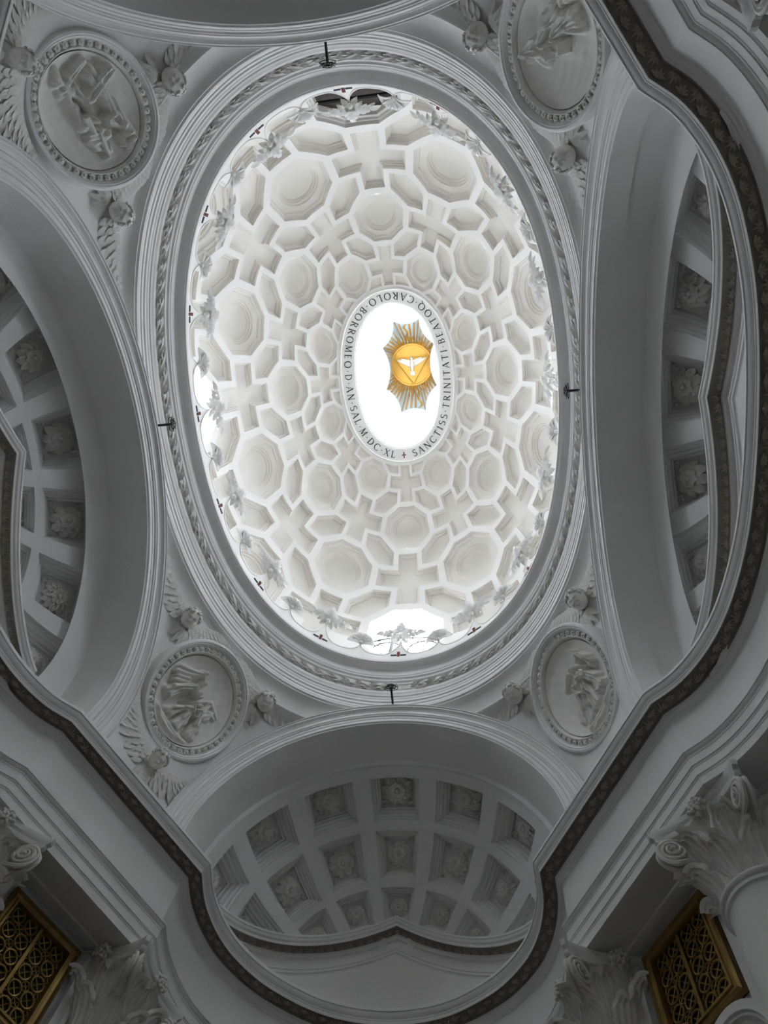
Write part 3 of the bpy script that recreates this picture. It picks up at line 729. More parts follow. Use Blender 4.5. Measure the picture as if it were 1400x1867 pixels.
end = catmull([(2.30, 5.95), (2.33, 6.5), (2.22, 7.05), (1.98, 7.52), (1.55, 7.99), (.84, 8.42), (0, 8.57)], g1=(-.84, 8.42))
quad = side[:-1] + dg[:-1] + end                         # from +x axis to +y axis
full = [tuple(p) for p in quad] + [(-p[0], p[1]) for p in quad[::-1][1:]] + [(-p[0], -p[1]) for p in quad[1:]] + [(p[0], -p[1]) for p in quad[::-1][1:-1]]
PATH = np.array(full)                                    # cornice edge, counter-clockwise
def miter(P):
    n_ = len(P); out = []
    for i in range(n_):
        e1 = P[i] - P[i - 1]; e2 = P[(i + 1) % n_] - P[i]; e1 = e1 / np.linalg.norm(e1); e2 = e2 / np.linalg.norm(e2)
        n1 = np.array([e1[1], -e1[0]]); n2 = np.array([e2[1], -e2[0]]); m = n1 + n2; m /= max(.3, m @ n1); out.append(m)
    return np.array(out)                                 # outward
MIT = miter(PATH)
def ent(o): return PATH + MIT * (.34 - o)                # o: inward projection from the frieze plane
def path_sweep(mb, prof_):
    cols = [ent(o) for o, z in prof_]
    mb.grid([[(cols[q][i][0], cols[q][i][1], prof_[q][1]) for q in range(len(prof_))] for i in range(len(PATH))], True)
CORN = [(-.55, 8.60), (.30, 8.60), (.335, 8.59), (.34, 8.57), (.34, 8.535), (.325, 8.53), (.32, 8.51), (.305, 8.475), (.28, 8.45), (.275, 8.43), (.268, 8.425), (.265, 8.385), (.26, 8.375)]
SOF = [(.26, 8.375), (.24, 8.375), (.238, 8.39), (.085, 8.37), (.083, 8.345), (.07, 8.34)]
BED = [(.07, 8.34), (.068, 8.31), (.055, 8.30), (.05, 8.275), (.035, 8.255), (.015, 8.245), (.012, 8.22), (.0, 8.21)]
FRZ = [(0, 8.21), (0, 7.53), (.012, 7.525), (.09, 7.52), (.09, 7.49), (.08, 7.485), (.07, 7.46), (.05, 7.44), (.045, 7.42), (.04, 7.415), (.04, 7.29), (.03, 7.285), (.025, 7.265), (.02, 7.26), (.02, 7.145), (.01, 7.14), (.005, 7.12), (0, 7.115), (0, 7.0)]
mb = MB(); path_sweep(mb, CORN); path_sweep(mb, BED); path_sweep(mb, FRZ); path_sweep(mb, [(0, 7.0), (-.10, 7.0), (-.105, 7.03), (-.42, 7.03), (-.425, 7.0), (-.75, 7.0)])
entab = mb.build('trim_7', M_STU, None, 0.5); tag(entab, 'deep grey entablature swaying round the church below the arches', 'entablature', kind='structure')
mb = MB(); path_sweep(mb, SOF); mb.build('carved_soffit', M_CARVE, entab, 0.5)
pm = MB()
for q, a in enumerate((-70, -36, 0, 36, 70)):
    r_ = math.radians(a); petal(pm, (0, -.055, 0), (math.sin(r_), math.cos(r_), 0), (0, 0, 1), .10 if a else .115, .016, .25, .5, 4, .6)
pm.ball((0, -.055, .008), .016, 6, 4); PAL = pm.mesh('palmette', 1.0); PAL.materials.append(M_PAL)
sofp = ent(.16); seg = np.linalg.norm(np.diff(np.vstack([sofp, sofp[:1]]), axis=0), axis=1); cum = np.concatenate([[0], np.cumsum(seg)])
npal = 300; cnt = 0
for i in range(npal):
    l = cum[-1] * (i + .5) / npal; j = int(np.searchsorted(cum, l) - 1); t = (l - cum[j]) / seg[j]
    p = sofp[j] * (1 - t) + sofp[(j + 1) % len(sofp)] * t
    if p[1] < -5.2 or (p[0] < -3 and p[1] < -3.0): continue
    d = sofp[(j + 1) % len(sofp)] - sofp[j]; d /= np.linalg.norm(d); out = np.array([d[1], -d[0]]) * (1 if i % 2 else -1)
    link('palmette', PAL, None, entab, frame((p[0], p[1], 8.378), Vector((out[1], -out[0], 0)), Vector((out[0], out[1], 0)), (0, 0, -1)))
# lower walls, floor, outer shell added to block stray sky light
mb = MB(); path_sweep(mb, [(-.62, 7.02), (-.62, -1.6)]); o = mb.build('wall_bays', M_WALL, None, 0.5); tag(o, 'grey lower wall behind the columns following the swaying plan', 'wall', kind='structure')
mb = MB(); mb.box((0, 0, -1.7), (9.5, 12.5, .1)); o = mb.build('floor', M_FLOOR, None, 0); tag(o, 'dull stone floor', 'floor', kind='structure')
mb = MB()
for sx in (-1, 1): mb.box((sx * 9.4, 0, 6.1), (.1, 12.5, 7.7))
for sy in (-1, 1): mb.box((0, sy * 12.4, 6.1), (9.5, .1, 7.7))
n = 96; ks = np.arange(n) * 16 / n
mb.grid([[(5.0 * OX(k), 6.3 * OY(k), 13.80), (9.5 * np.sign(OX(k)) * min(1, abs(OX(k)) * 1.6), 12.5 * np.sign(OY(k)) * min(1, abs(OY(k)) * 1.6), 13.80)] for k in ks], True)
mb.grid([[(4.0 * OX(k), 5.85 * OY(k), 13.79), (5.2 * OX(k), 6.5 * OY(k), 13.79)] for k in ks], True)
o = mb.build('wall_outer', M_WALL, None, 0); tag(o, 'unseen outer shell added to keep stray sky light out of the church', 'wall', kind='structure')

# gables on the back walls of the apses
GP = [(-.12, .04), (.29, .03), (.30, .02), (.30, -.02), (.285, -.03), (.27, -.07), (.24, -.09), (.235, -.13), (.225, -.135)]
GS = [(.225, -.135), (.06, -.14)]
GB = [(.06, -.14), (.055, -.17), (.045, -.18), (.03, -.21), (0, -.22), (0, -.40), (.05, -.41), (.05, -.44), (.035, -.45), (.03, -.49), (.01, -.50), (.0, -.52), (0, -1.9)]
def gable(name, label, fn, xmax, zap):
    xs = np.concatenate([np.linspace(-xmax, 0, 25), np.linspace(0, xmax, 25)[1:]]); root = None
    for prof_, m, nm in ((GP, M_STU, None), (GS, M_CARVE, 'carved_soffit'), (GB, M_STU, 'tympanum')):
        mb = MB(); rows = []
        for x in xs:
            row = []
            for o, dz in prof_:
                px_, py_ = fn(x, o); row.append((px_, py_, max(8.3, zap - .56 * abs(x) + dz)))
            rows.append(row)
        mb.grid(rows)
        if root is None: root = mb.build(name, m, None, 0.5); tag(root, label, 'gable', 'gables over the apses', 'structure')
        else: mb.build(nm, m, root, 0.5)
    nP = int(xmax * 2 / .15)
    for i in range(nP):
        x = -xmax + 2 * xmax * (i + .5) / nP; a = Vector((*fn(x, .14), zap - .56 * abs(x) - .14)); b = Vector((*fn(x + .01, .14), zap - .56 * abs(x + .01) - .14))
        t = (b - a).normalized(); nn = Vector((*fn(x, .2), 0)) - Vector((*fn(x, .1), 0)); nn.z = 0; nn.normalize(); nn = (nn - t * nn.dot(t)).normalized(); dn = t.cross(nn)
        if dn.z > 0: dn = -dn
        link('palmette', PAL, None, root, frame(a, nn.cross(dn), nn, dn))
def fn_end(x, o): r = 3.03 - o; a = math.asin(max(-1, min(1, x / 2.9))); return (r * math.sin(a), 6.0 + r * math.cos(a))
gable('trim_8', 'raking gable cornice on the back wall of the near end apse', fn_end, 2.66, 10.50)
def fn_side(sx):
    def f(y, o): a = math.asin(max(-1, min(1, y / 3.55))); return (sx * (3.85 + (1.42 - o) * math.cos(a)), (3.55 - o) * math.sin(a))
    return f
gable('trim_9', 'raking gable cornice on the back wall of the right side chapel', fn_side(1), 3.12, 10.40)
gable('trim_10', 'raking gable cornice on the back wall of the left side chapel', fn_side(-1), 3.12, 10.40)

# ------------------------------------------------------------------ columns
def acanthus(h, wd, out, n=18, Rc=.085):
    mb = MB(); rows = []
    for i in range(n + 1):
        t = i / n
        if t < .70: u = t / .70; y0 = h * .88 * u; r0 = out * u ** 2.2; dy, dr = 1, 0
        else: ph = (t - .70) / .30 * 2.7; y0 = h * .88 + Rc * math.sin(ph); r0 = out + Rc * (1 - math.cos(ph)); dy, dr = math.cos(ph), math.sin(ph)
        wv = wd * (.40 + .72 * math.sin(pi * min(1, t * 1.02) * .68) ** 1.2) * (1 - .13 * (1 - abs(math.cos(5.5 * pi * t)))) * (1 - .62 * max(0, (t - .66) / .34) ** 1.6)
        row = []
        for j in range(-12, 13):
            q = j / 12; g = .013 * math.cos(q * 5 * pi) * min(1, .3 + t) + .035 * (1 - abs(q)) - .05 * q * q
            yy = y0 - .13 * h * abs(q) ** 1.3 * t * (1 - max(0, (t - .7) / .3))
            row.append((wv * q, yy - dr * g, r0 + dy * g))
        rows.append(row)
    mb.grid(rows); return mb.mesh('acanthus_leaf', 1.0)
LF1 = acanthus(.36, .165, .13, 22, .06); LF2 = acanthus(.63, .165, .19, 22, .07)
for me in (LF1, LF2): me.materials.append(M_ORN)
vo = MB(); pts = [(-.50, -.34, -.10), (-.38, -.22, -.04), (-.22, -.165, 0)]; rad = [.018, .024, .028]
for i in range(64):
    a = i / 63 * 2.9 * 2 * pi; r = .150 * (1 - i / 63) ** .85 + .014; pts.append((r * math.sin(a) * 1.0, -r * math.cos(a), .05 * i / 63)); rad.append(.027 - .015 * i / 63)
vo.tube(pts, rad, 6); vo.ball((0, 0, .045), .024, 8, 5)
vo.lathe([(0, .005), (.12, -.002), (.15, -.05), (.13, -.09)], 16); VOL = vo.mesh('volute', 1.0); VOL.materials.append(M_ORN)
fl = MB()
for q in range(8):
    a = 2 * pi * q / 8; petal(fl, (.02 * math.cos(a), .02 * math.sin(a), .02), (math.cos(a), math.sin(a), .5), (0, 0, 1), .13, .05, .3, .8, 5, .6)
for q in range(14):
    a = 2.4 * q; fl.ball((.1 * math.sqrt(q / 14) * math.cos(a), .1 * math.sqrt(q / 14) * math.sin(a), .09), .03, 6, 4)
FLW = fl.mesh('abacus_flower', 1.0); FLW.materials.append(M_ORN)
sh = MB(); sh.lathe([(.50, -1.6), (.50, -1.3), (.485, 0), (.455, 3), (.42, 5.6), (.415, 5.86), (.42, 5.88), (.44, 5.89), (.44, 5.93), (.425, 5.94)], 48); SHM = sh.mesh('shaft', .6); SHM.materials.append(M_STU)
asg = MB(); asg.lathe([(.42, 5.93), (.45, 5.94), (.47, 5.965), (.47, 5.985), (.45, 6.01), (.41, 6.02)], 48); ASM = asg.mesh('astragal', .9); ASM.materials.append(M_STU)
bl_ = MB(); bl_.lathe([(.38, 6.0), (.385, 6.3), (.42, 6.6), (.50, 6.78), (.55, 6.84), (.40, 6.86)], 32); BEM = bl_.mesh('bell', .9); BEM.materials.append(M_ORN)
ab = MB(); prf = [(0, 6.84), (.015, 6.86), (.02, 6.90), (.05, 6.93), (.06, 6.985), (.06, 7.0)]; HS = .60
def abacus_ring(off):
    out = []; c = HS + off
    for s in range(4):
        for q in range(13):
            t = q / 12; x = -1 + 2 * t; y = 1 - .20 * (1 - x * x)
            if q == 0: x, y = -.93, 1.0
            if q == 12: x, y = .93, 1.0
            a = s * -pi / 2; out.append((c * (x * math.cos(a) - y * math.sin(a)), c * (x * math.sin(a) + y * math.cos(a))))
    return out
rws = [[(x, y, z) for x, y in abacus_ring(o)] for o, z in prf]
ab.grid(rws, False, True); ab.f.append(tuple(range(len(rws[0])))); ab.f.append(tuple(len(ab.v) - 1 - i for i in range(len(rws[0])))); ABM = ab.mesh('abacus', .5); ABM.materials.append(M_STU)
def column(x, y, yaw, label):
    r = empty('column', (x, y, -1.6), label, 'column', 'columns of the nave'); r.rotation_euler = (0, 0, yaw); dz = Matrix.Translation((0, 0, 1.6))
    for me, nm in ((SHM, 'shaft'), (ASM, 'astragal'), (BEM, 'bell'), (ABM, 'abacus')): link(nm, me, None, r, dz)
    for tier, (me, off) in enumerate(((LF1, 0), (LF2, pi / 8))):
        for q in range(8):
            a = q * pi / 4 + off; n_ = Vector((math.cos(a), math.sin(a), 0))
            link('acanthus_leaf', me, None, r, dz @ frame(n_ * (.40 - .01 * tier) + Vector((0, 0, 6.02)), Vector((0, 0, 1)).cross(n_), (0, 0, 1), n_))
    for q in range(4):
        a = q * pi / 2; n_ = Vector((math.cos(a), math.sin(a), 0)); tv = Vector((0, 0, 1)).cross(n_)
        link('abacus_flower', FLW, None, r, dz @ frame(n_ * .52 + Vector((0, 0, 6.90)), tv, (0, 0, 1), n_))
        for s in (-1, 1):
            dg_ = (n_ + tv * s).normalized(); nf = (n_ * .8 - tv * s * .6).normalized(); xx = Vector((0, 0, 1)).cross(nf)
            link('volute', VOL, None, r, dz @ frame(dg_ * .70 + nf * .045 + Vector((0, 0, 6.69)), xx * s, (0, 0, 1), nf))
    return r
ydiag = math.atan2(.535, .844)
column(4.36, 4.27, math.radians(43), 'round column with a leafy scrolled capital at the right edge')
column(3.02, 6.42, math.radians(10), 'column capital cut by the bottom edge, just right of the end apse')
column(-3.02, 6.42, math.radians(-10), 'column capital cut by the bottom edge, just left of the end apse')
column(-4.36, 4.27, math.radians(-43), 'column capital cut by the left edge below the entablature')
column(4.36, -4.27, math.radians(-43), 'dark column capital cut by the upper right corner')

# ------------------------------------------------------------------ gilded grilles between the columns
ringm = MB(); ringm.tube([(.085 * math.cos(a), .085 * math.sin(a), 0) for a in np.linspace(0, 2 * pi, 15)[:-1]], .014, 6, True); RGM = ringm.mesh('ring', .9); RGM.materials.append(M_GOLDD)
barm = MB(); barm.tube([(-.10, -.10, -.01), (.10, .10, -.01)], .010, 5); barm.tube([(-.10, .10, -.01), (.10, -.10, -.01)], .010, 5); BRM = barm.mesh('crossed_bars', .9); BRM.materials.append(M_GOLDD)
def grille(sx, label):
    # wall plane at .844x + .535y = 6.04 ; local x along the wall, y up, z into the nave
    al = Vector((-.535, .844, 0)); c = N2 * 6.02
    o_ = Vector((c[0], c[1], 0)) + al * 2.53 + Vector((0, 0, 6.24)); nz = Vector((-.844, -.535, 0)); xx = al
    M = Matrix.Diagonal((sx, 1, 1, 1)) @ frame(o_, xx, (0, 0, 1), nz)
    r = empty('gilded_grille', (0, 0, 0), label, 'grille', 'gilded grilles between the columns'); r.location = M.translation
    T = Matrix.Translation(-M.translation) @ M
    def tb(mb): mb.v = [tuple(T @ Vector(v)) for v in mb.v]; return mb
    W, H = .58, .62
    mb = MB(); mb.box((0, 0, -.02), (W, H, .015)); tb(mb).build('back_panel', M_VOID, r, 0)
    for nm, a, b in (('frame_side', (-W, -H), (-W, H)), ('frame_side', (W, -H), (W, H)), ('frame_top', (-W, H), (W, H)), ('frame_bottom', (-W, -H), (W, -H))):
        mb = MB(); d = Vector((b[0] - a[0], b[1] - a[1], 0)).normalized(); s = Vector((-d[1], d[0], 0))
        inn = -Vector((a[0] + b[0], a[1] + b[1], 0)).normalized(); rows = []
        for e, P in ((-1, a), (1, b)):
            row = []
            for w_, h_ in ((0, 0), (0, .07), (.03, .09), (.05, .06), (.09, .055), (.10, .075), (.125, .075), (.14, .03), (.14, -.01)):
                row.append(Vector((P[0], P[1], h_)) + inn * w_ - d * (e * w_))
            rows.append(row)
        mb.grid(rows); tb(mb).build(nm, M_GOLDD, r, .5)
    mb = MB(); mb.box((0, 0, .02), (.022, H - .12, .02)); tb(mb).build('mullion', M_GOLDD, r, 0)
    for i in range(4):
        for j in range(5):
            x = (-.335, -.125, .125, .335)[i]; y = -.41 + j * .205
            link('ring', RGM, None, r, T @ Matrix.Translation((x, y, .01))); link('crossed_bars', BRM, None, r, T @ Matrix.Translation((x, y, .01)))
    for i in range(5):
        for j in range(4):
            x = (-.43, -.23, 0, .23, .43)[i]; y = -.3075 + j * .205
            if i != 2: link('ring', RGM, None, r, T @ Matrix.Translation((x, y, .0)) @ Matrix.Scale(.62, 4))
    return r
grille(1, 'gilded lattice window in a deep frame beside the right hand column'); grille(-1, 'gilded lattice window in a deep frame at the lower left edge')
for sx, nm in ((1, 'right'), (-1, 'left')):                 # plain plaster surround strips beside the grilles
    for s in (-1, 1):
        al = Vector((-.535, .844, 0)); c = N2 * 6.0; p = Vector((c[0], c[1], 0)) + al * (2.55 + s * .74)
        mb = MB(); M = Matrix.Diagonal((sx, 1, 1, 1)) @ frame(p, al, (0, 0, 1), (-.844, -.535, 0))
        mb.box((0, 0, 2.7), (.07, .0, 4.3)); mb.v = []; mb.f = []
        mb.box((0, 2.65, 0), (.08, 4.25, .05), M); mb.box((s * .05, 2.65, .02), (.03, 4.25, .06), M)
        o = mb.build('trim_%d' % (11 + (sx > 0) * 2 + (s > 0)), M_STU, None, 0)
        tag(o, 'plain plaster strip on the %s side of the %s gilded grille' % ('apse' if s > 0 else 'chapel', nm), 'trim', kind='structure')
# shell-headed niche top under the right grille
al = Vector((-.535, .844, 0)); c = N2 * 5.30; M = frame(Vector((c[0], c[1], 0)) + al * 1.70 + Vector((0, 0, 4.44)), al, (0, 0, 1), (-.844, -.535, 0))
nh = MB(); th = np.linspace(0, pi, 33)
nh.grid([[tuple(M @ Vector((r_ * math.cos(t), r_ * math.sin(t), h_))) for r_, h_ in ((.46, -.75), (.46, -.03), (.455, 0), (.38, .0), (.365, -.02), (.345, -.02), (.325, -.05), (.29, -.055), (.27, -.10), (.265, -.72), (.0, -.72))] for t in th])
o = nh.build('niche_hood', M_STU, None, .5); tag(o, 'rounded white hood at the lower right edge, in front of the column', 'niche')

# ------------------------------------------------------------------ relief medallions
def relief(shapes, seed):
    nr_, na = 84, 230; rr = np.linspace(0.001, .735, nr_); aa = np.arange(na) * 2 * pi / na
    Rr, Aa = np.meshgrid(rr, aa); X, Y = Rr * np.cos(Aa), Rr * np.sin(Aa); B0 = -.20 + .16 * (Rr / .735) ** 4; H = B0.copy()
    for x0, y0, x1, y1, r0, r1, h, fold in shapes:
        d = np.array([x1 - x0, y1 - y0]); L2 = d @ d + 1e-9; t = np.clip(((X - x0) * d[0] + (Y - y0) * d[1]) / L2, 0, 1)
        px_, py_ = X - x0 - t * d[0], Y - y0 - t * d[1]; q = np.hypot(px_, py_); r = r0 + (r1 - r0) * t
        bump_ = np.clip(1 - (q / r) ** 2, 0, 1) ** .6; side_ = (px_ * -d[1] + py_ * d[0]) / math.sqrt(L2)
        hh = B0 + 1.35 * h * np.clip((.72 - Rr) / .06, 0, 1) * bump_ * (1 + fold * .30 * np.sin(side_ / r * 8 + seed + 3 * t) * (1 - .5 * t))
        H = np.where((q < r) & (hh > H), hh, H)
    for _ in range(3): H[:, 1:-1] = .5 * H[:, 1:-1] + .125 * (H[:, :-2] + H[:, 2:] + np.roll(H, 1, 0)[:, 1:-1] + np.roll(H, -1, 0)[:, 1:-1])
    H += (.005 * np.sin(X * 31 + seed) * np.sin(Y * 27)) * (Rr < .68)
    return [[(X[i, j], Y[i, j], H[i, j]) for j in range(nr_)] for i in range(na)]
def person(x, y, s, lean=0.0, arm=1):                    # standing or leaning robed figure in relief, feet at (x, y)
    hx, hy = x + lean * .30 * s, y + .40 * s; cx, cy = x + lean * .75 * s, y + .70 * s; kx, ky = x + lean * .95 * s, y + .92 * s
    return [(x - .13 * s, y, hx - .04 * s, hy, .085 * s, .10 * s, .10, .8), (x + .12 * s, y - .02 * s, hx + .05 * s, hy, .09 * s, .10 * s, .12, .8), (x, y + .05 * s, hx, hy, .14 * s, .11 * s, .10, 1),
            (hx, hy - .05 * s, cx, cy, .12 * s, .11 * s, .14, .8), (kx, ky, kx + .01, ky + .02 * s, .075 * s, .07 * s, .19, 0), (kx - arm * .03 * s, ky + .04 * s, kx - arm * .05 * s, ky - .02 * s, .075 * s, .06 * s, .16, .4),
            (cx, cy, cx + arm * .20 * s, cy - .16 * s, .055 * s, .045 * s, .18, .3), (cx + arm * .20 * s, cy - .16 * s, cx + arm * .36 * s, cy - .04 * s, .042 * s, .03 * s, .18, 0), (cx - arm * .06 * s, cy, hx - arm * .2 * s, hy - .2 * s, .07 * s, .09 * s, .15, 1)]
def tuft(x, y, r, n_, seed, h=.10):                      # foliage, cloud or rocks
    q = random.Random(seed); return [(x + q.uniform(-r, r), y + q.uniform(-r, r), x + q.uniform(-r, r), y + q.uniform(-r, r), r * .32, r * .16, h * q.uniform(.7, 1.2), .3) for _ in range(n_)]
SCN = {'lower left': person(-.42, -.30, .62, .55, 1) + person(-.16, -.46, .50, .65, 1) + person(.10, -.50, .52, -.1, -1) + person(.40, -.42, .56, -.45, -1) + [(-.60, .05, -.25, .36, .12, .05, .10, 1), (-.45, -.62, .45, -.60, .10, .10, .08, .6)] + tuft(.05, -.22, .10, 5, 3) + tuft(.42, .12, .14, 7, 11, .05) + [(-.24, .40, -.20, .43, .055, .05, .14, 0), (-.24, .40, -.1, .30, .03, .025, .12, 0), (-.5, -.05, -.34, .12, .1, .07, .11, 1), (.02, .18, .02, .18, .045, .045, .10, 0)],
       'lower right': person(.05, -.46, .72, .15, 1) + person(.34, -.40, .66, -.25, -1) + person(-.20, -.50, .55, .35, 1) + person(.50, -.05, .42, -.2, -1) + [(-.42, -.35, -.30, .20, .035, .03, .08, 0), (-.30, .20, -.02, .34, .03, .03, .08, 0), (-.36, -.3, -.28, .1, .10, .06, .05, 1), (-.3, -.62, .4, -.6, .1, .1, .08, .6)] + tuft(.25, -.28, .12, 6, 5),
       'upper left': person(-.46, -.12, .62, .75, 1) + person(-.28, .14, .62, .65, 1) + person(-.05, .30, .48, .35, 1) + person(-.22, -.40, .52, .6, 1) + tuft(.30, .22, .17, 12, 1) + tuft(-.15, -.42, .16, 10, 2) + [(.02, -.22, .22, -.05, .08, .09, .12, .3), (.1, -.02, .24, .10, .08, .06, .12, 0), (-.62, .1, -.2, -.02, .10, .10, .14, 1), (-.56, -.25, -.1, -.42, .07, .05, .10, 1)],
       'upper right': person(.10, -.42, .60, .0, -1) + person(.34, -.20, .62, -.35, -1) + person(.20, .22, .45, .2, -1) + tuft(.42, -.35, .16, 10, 7) + tuft(.05, .05, .14, 8, 9) + [(-.05, -.4, .12, -.1, .09, .06, .10, 1), (.0, .35, .25, .5, .10, .08, .08, .3)]}
bd_ = MB()
for q in range(6):
    a = 2 * pi * q / 6; petal(bd_, (0, 0, .01), (math.cos(a), math.sin(a), .2), (0, 0, 1), .042, .016, .2, .5, 3, .6)
bd_.ball((0, 0, .02), .014, 6, 4); BDM = bd_.mesh('bead_flower', 1.0); BDM.materials.append(M_ORN)
MLAB = {'lower left': 'oval relief medallion with bending figures at the lower left of the dome', 'lower right': 'oval relief medallion with a tent and robed figures at the lower right of the dome',
        'upper left': 'oval relief medallion with a walking group and tree at the upper left of the dome', 'upper right': 'oval relief medallion half hidden by the entablature at the upper right'}
for sx, sy, nm in QUAD:
    n0 = Vector((-math.cos(el) * math.cos(az) * sx, -math.cos(el) * math.sin(az) * sy, -math.sin(el)))
    Mm = basis((MED[0] * sx, MED[1] * sy, MED[2]), n0)
    r = empty('relief_medallion', None, MLAB[nm], 'medallion', 'pendentive medallions', Mm)
    S_ = Matrix.Diagonal((1.03, 1.15, 1, 1))
    mb = MB(); mb.lathe([(1.0, -.35), (1.0, .02), (.995, .06), (.97, .10), (.94, .105), (.925, .08), (.91, .085), (.90, .06), (.885, .03), (.88, .035)], 72); mb.v = [tuple(S_ @ Vector(v)) for v in mb.v]; mb.build('outer_frame', M_STU, r, .6)
    mb = MB(); mb.lathe([(.88, .035), (.865, .0), (.80, -.005), (.785, .03), (.775, .03), (.765, .0), (.755, -.03), (.745, -.06), (.735, -.10), (.70, -.16), (.69, -.20)], 72); mb.v = [tuple(S_ @ Vector(v)) for v in mb.v]; mb.build('inner_frame', M_ORN, r, .6)
    for q in range(44):
        a = 2 * pi * q / 44; link('bead_flower', BDM, None, r, Matrix.Translation((1.03 * .833 * math.cos(a), 1.15 * .833 * math.sin(a), 0.0)) @ Matrix.Rotation(a, 4, 'Z') @ Matrix.Scale(1.5, 4))
    g = relief(SCN[nm], len(nm))
    mb = MB(); mb.grid(g, True); mb.v = [tuple(S_ @ Vector(v)) for v in mb.v]; mb.build('carved_scene', M_ORN, r, 1.2)

# ------------------------------------------------------------------ winged cherub heads
def head_mesh():
    nu, nv = 40, 28; rows = []
    def g(x, y, cx, cy, sx_, sy_): return math.exp(-((x - cx) / sx_) ** 2 - ((y - cy) / sy_) ** 2)
    for i in range(nv + 1):
        ph = -pi / 2 + pi * i / nv; row = []
        for j in range(nu):
            lo = -pi + 2 * pi * j / nu; x = math.cos(ph) * math.sin(lo); z = math.cos(ph) * math.cos(lo); y = math.sin(ph); r = 1.0
            if z > -.2:
                fz = max(0, z)
                r += .24 * g(x, y, 0, -.14, .11, .11) * fz + .10 * g(x, y, 0, .05, .08, .17) * fz          # nose
                r += .13 * (g(x, y, .42, -.27, .20, .2) + g(x, y, -.42, -.27, .20, .2)) + .15 * g(x, y, 0, -.70, .2, .13)     # cheeks, chin
                r -= .17 * (g(x, y, .30, .05, .16, .10) + g(x, y, -.30, .05, .16, .10)); r += .10 * (g(x, y, .30, .04, .085, .045) + g(x, y, -.30, .04, .085, .045))  # eyes
                r += .09 * (g(x, y, .3, .21, .2, .06) + g(x, y, -.3, .21, .2, .06)); r += .10 * (g(x, y, 0, -.37, .17, .035) + g(x, y, 0, -.50, .13, .045)); r -= .10 * g(x, y, 0, -.435, .18, .028)
            r += .12 * (g(y, z, -.02, .0, .14, .12) if abs(x) > .8 else 0)                                # ears
            row.append((x * r * .86, y * r, z * r * .92))
        rows.append(row)
    mb = MB(); mb.grid(rows, False, True); return mb.mesh('head', 1.5)
HEAD = head_mesh(); HEAD.materials.append(M_ORN)
rn = random.Random(8); hr = MB()
for q in range(110):
    a = rn.uniform(0, 2 * pi); z = rn.uniform(-1, .62); y = rn.uniform(.05, 1.0)
    v = Vector((math.cos(a), y * 1.1, z)); v.normalize()
    if v.z > .45 and v.y < .50: continue
    if v.y < -.15: continue
    v = Vector((v.x * .9, v.y * 1.02, v.z * .96)); t = v.orthogonal().normalized(); b = v.cross(t); ph = rn.uniform(0, 6); pts = []
    for i in range(7):
        u = i / 6 * 4.4 + ph; rr_ = .16 - .015 * i; pts.append(v * (1.0 + .02 * i) + (t * math.cos(u) + b * math.sin(u)) * rr_ * .8)
    hr.tube(pts, [.09, .11, .115, .11, .10, .08, .05], 5)
HAIR = hr.mesh('hair', 1.2); HAIR.materials.append(M_ORN)
def wing(path, w0, side, nf=11):
    """feathered wing along a list of (s, z) on the pendentive; side = +1/-1 trailing edge direction"""
    P = [pend_frame(*p) for p in path]; pts = catmull([np.array(p[0]) for p in P], 12); nrm = catmull([np.array(p[1]) for p in P], 12); n_ = len(pts); mb = MB(); rows = []
    for i in range(n_):
        t = i / (n_ - 1); p = Vector(pts[i]); nv = Vector(nrm[i]).normalized(); d = (Vector(pts[min(i + 1, n_ - 1)]) - Vector(pts[max(i - 1, 0)])).normalized(); s = d.cross(nv) * side
        wv = 1.25 * w0 * (math.sin(pi * (.22 + .78 * t) ** .9) ** .75 + .04); row = []
        for q in range(7):
            u = q / 6; e = wv * (u * .75 - .36); h = .02 + .035 * math.sin(pi * min(1, u + .1)) ** .8 * (1 - .6 * t)
            if q in (0, 6): h = 0
            row.append(p + s * e + nv * h)
        rows.append(row)
    mb.grid(rows)
    for tier, (cnt, L0, off, hh) in enumerate(((nf, .75, .10, .05), (nf + 1, .52, -.10, .075), (nf + 2, .40, -.27, .095), (nf + 3, .30, -.40, .10))):
        for q in range(cnt):
            t = (q + .4) / cnt; i = min(n_ - 2, int(t * (n_ - 1))); p = Vector(pts[i]); nv = Vector(nrm[i]).normalized(); d = (Vector(pts[i + 1]) - p).normalized(); s = d.cross(nv) * side
            wv = 1.25 * w0 * (math.sin(pi * (.22 + .78 * t) ** .9) ** .75 + .10)
            petal(mb, p + s * (wv * off) + nv * (hh * (1 - .5 * t)), s * (1.05 - .75 * t) + d * (.35 + .9 * t) - nv * .12, nv, L0 * wv * (1 + .35 * t), .056 + .02 * (tier == 0), .10, .15, 4, 1.15, .10)
    return mb
def fan(s, z, dirs, L, W):                                   # loose breast feathers under the chin
    p, n_ = pend_frame(s, z); p, n_ = Vector(p), Vector(n_); M = basis(p, n_); mb = MB()
    for a, l in dirs:
        r_ = math.radians(a); petal(mb, M @ Vector((0, 0, .08)), (M.to_3x3() @ Vector((math.sin(r_), math.cos(r_), -.1))), n_, L * l, W, .12, .25, 6, .7, .06, 3)
    return mb
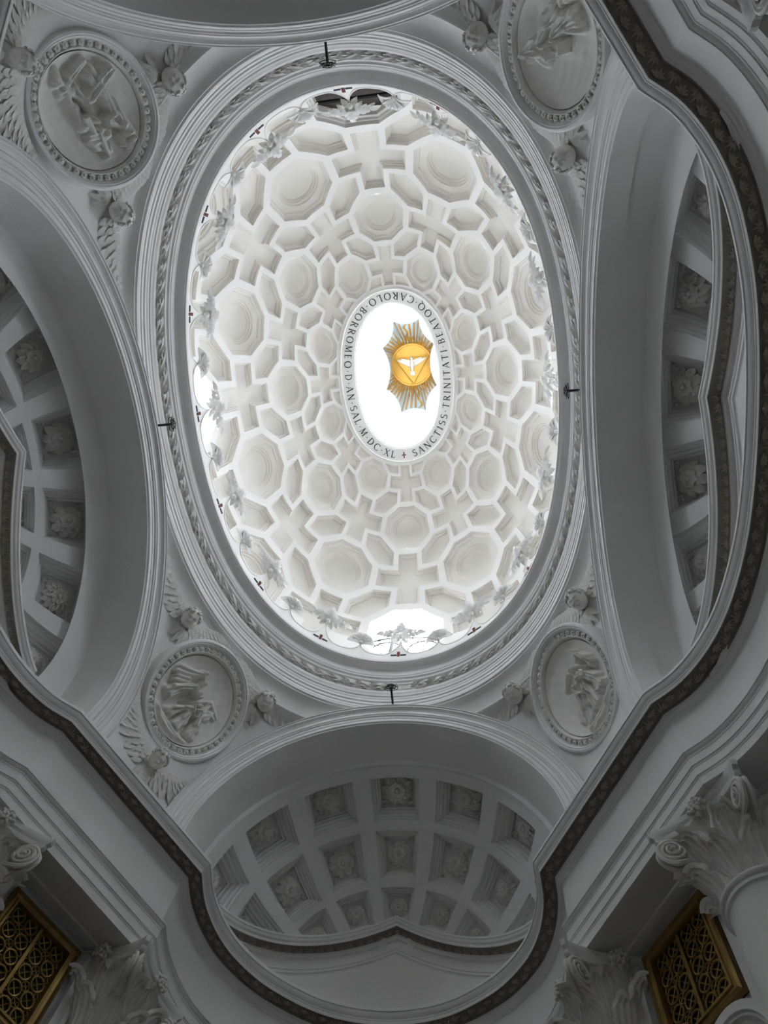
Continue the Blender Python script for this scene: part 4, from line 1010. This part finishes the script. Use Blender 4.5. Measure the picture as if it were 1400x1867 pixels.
def cherub(sx, sy, typ, label):
    s, z, off, tilt = {'A': (.68, 12.0, .20, -14), 'B': (.29, 12.08, .20, -18), 'C': (.48, 9.80, .2, 0)}[typ]
    p, n_ = pend_frame(s, z); p = Vector(p); n_ = Vector(n_); c = p + n_ * off
    F = Matrix.Diagonal((sx, sy, 1, 1)); c2 = F @ c; fdir = (F.to_3x3() @ n_); fdir = (fdir * .55 + Vector((0, 0, -.75)) + Vector((-sx * .05, -sy * .05, 0))).normalized()
    r = empty('winged_cherub', c2, label, 'sculpture', 'winged cherub heads')
    H = basis((0, 0, 0), fdir) @ Matrix.Rotation(math.radians(tilt * sx * sy), 4, 'Z') @ Matrix.Scale(.165 if typ == 'C' else .19, 4)
    link('head', HEAD, None, r, H); link('hair', HAIR, None, r, H)
    if typ == 'A': paths = [([(.66, 11.98), (.60, 12.10), (.545, 12.28), (.50, 12.40)], .30, -1), ([(.70, 12.0), (.78, 12.08), (.87, 12.22), (.955, 12.38)], .26, 1)]; fn = (.67, 11.86, [(150, 1), (175, 1.1), (200, 1), (225, .9)], .34, .06)
    elif typ == 'B': paths = [([(.31, 12.06), (.37, 12.12), (.43, 12.26), (.485, 12.39)], .30, 1), ([(.27, 12.08), (.20, 12.14), (.12, 12.26), (.05, 12.39)], .26, -1)]; fn = (.30, 11.93, [(130, .9), (160, 1), (185, 1.1), (210, 1)], .34, .06)
    else: paths = [([(.52, 9.78), (.66, 9.86), (.78, 10.15), (.86, 10.6)], .30, 1), ([(.44, 9.78), (.30, 9.86), (.18, 10.12), (.10, 10.5)], .30, -1)]; fn = (.48, 9.62, [(140, .9), (165, 1), (195, 1), (220, .9)], .30, .06)
    inv = Matrix.Translation(-c2) @ F
    for pa, w0, sd in paths:
        mb = wing(pa, w0, sd); mb.v = [tuple(inv @ Vector(v)) for v in mb.v]; mb.build('wing', M_ORN, r, 1.0)
    mb = fan(*fn); mb.v = [tuple(inv @ Vector(v)) for v in mb.v]; mb.build('breast_feathers', M_ORN, r, 1.0)
for sx, sy, nm in QUAD:
    cherub(sx, sy, 'A', 'winged cherub head beside the side arch, above the %s medallion' % nm)
    cherub(sx, sy, 'B', 'winged cherub head beside the end arch, above the %s medallion' % nm)
    if sx < 0: cherub(sx, sy, 'C', 'winged cherub head under the %s medallion, just above the cornice' % nm)

# ------------------------------------------------------------------ iron candle brackets on the ring
for k, nm in ((0, 'near end'), (4, 'left side'), (8, 'far end'), (12, 'right side')):
    p, d, nr = oval_frame(k, RA, RB); nv = Vector((nr[0], nr[1], 0)); tv = Vector((d[0], d[1], 0)); up = Vector((0, 0, 1)); o_ = Vector((p[0], p[1], 12.62))
    r = empty('iron_bracket', o_, 'black iron candle bracket on the ring at the %s of the oval' % nm, 'bracket', 'iron candle brackets')
    mb = MB(); mb.tube([(0, 0, 0), nv * .40], .022, 6); mb.build('rod', M_IRON, r)
    mb = MB()
    for q in range(3): mb.tube([nv * (.38 + .03 * q) + (tv * math.cos(a) + up * math.sin(a) * .8) * (.13 - .03 * q) for a in np.linspace(0, 2 * pi, 17)[:-1]], .007, 4, True)
    for a in np.linspace(0, 2 * pi, 9)[:-1]: mb.tube([nv * .38, nv * .42 + (tv * math.cos(a) + up * math.sin(a)) * .14], .006, 4)
    mb.build('wire_basket', M_IRON, r)
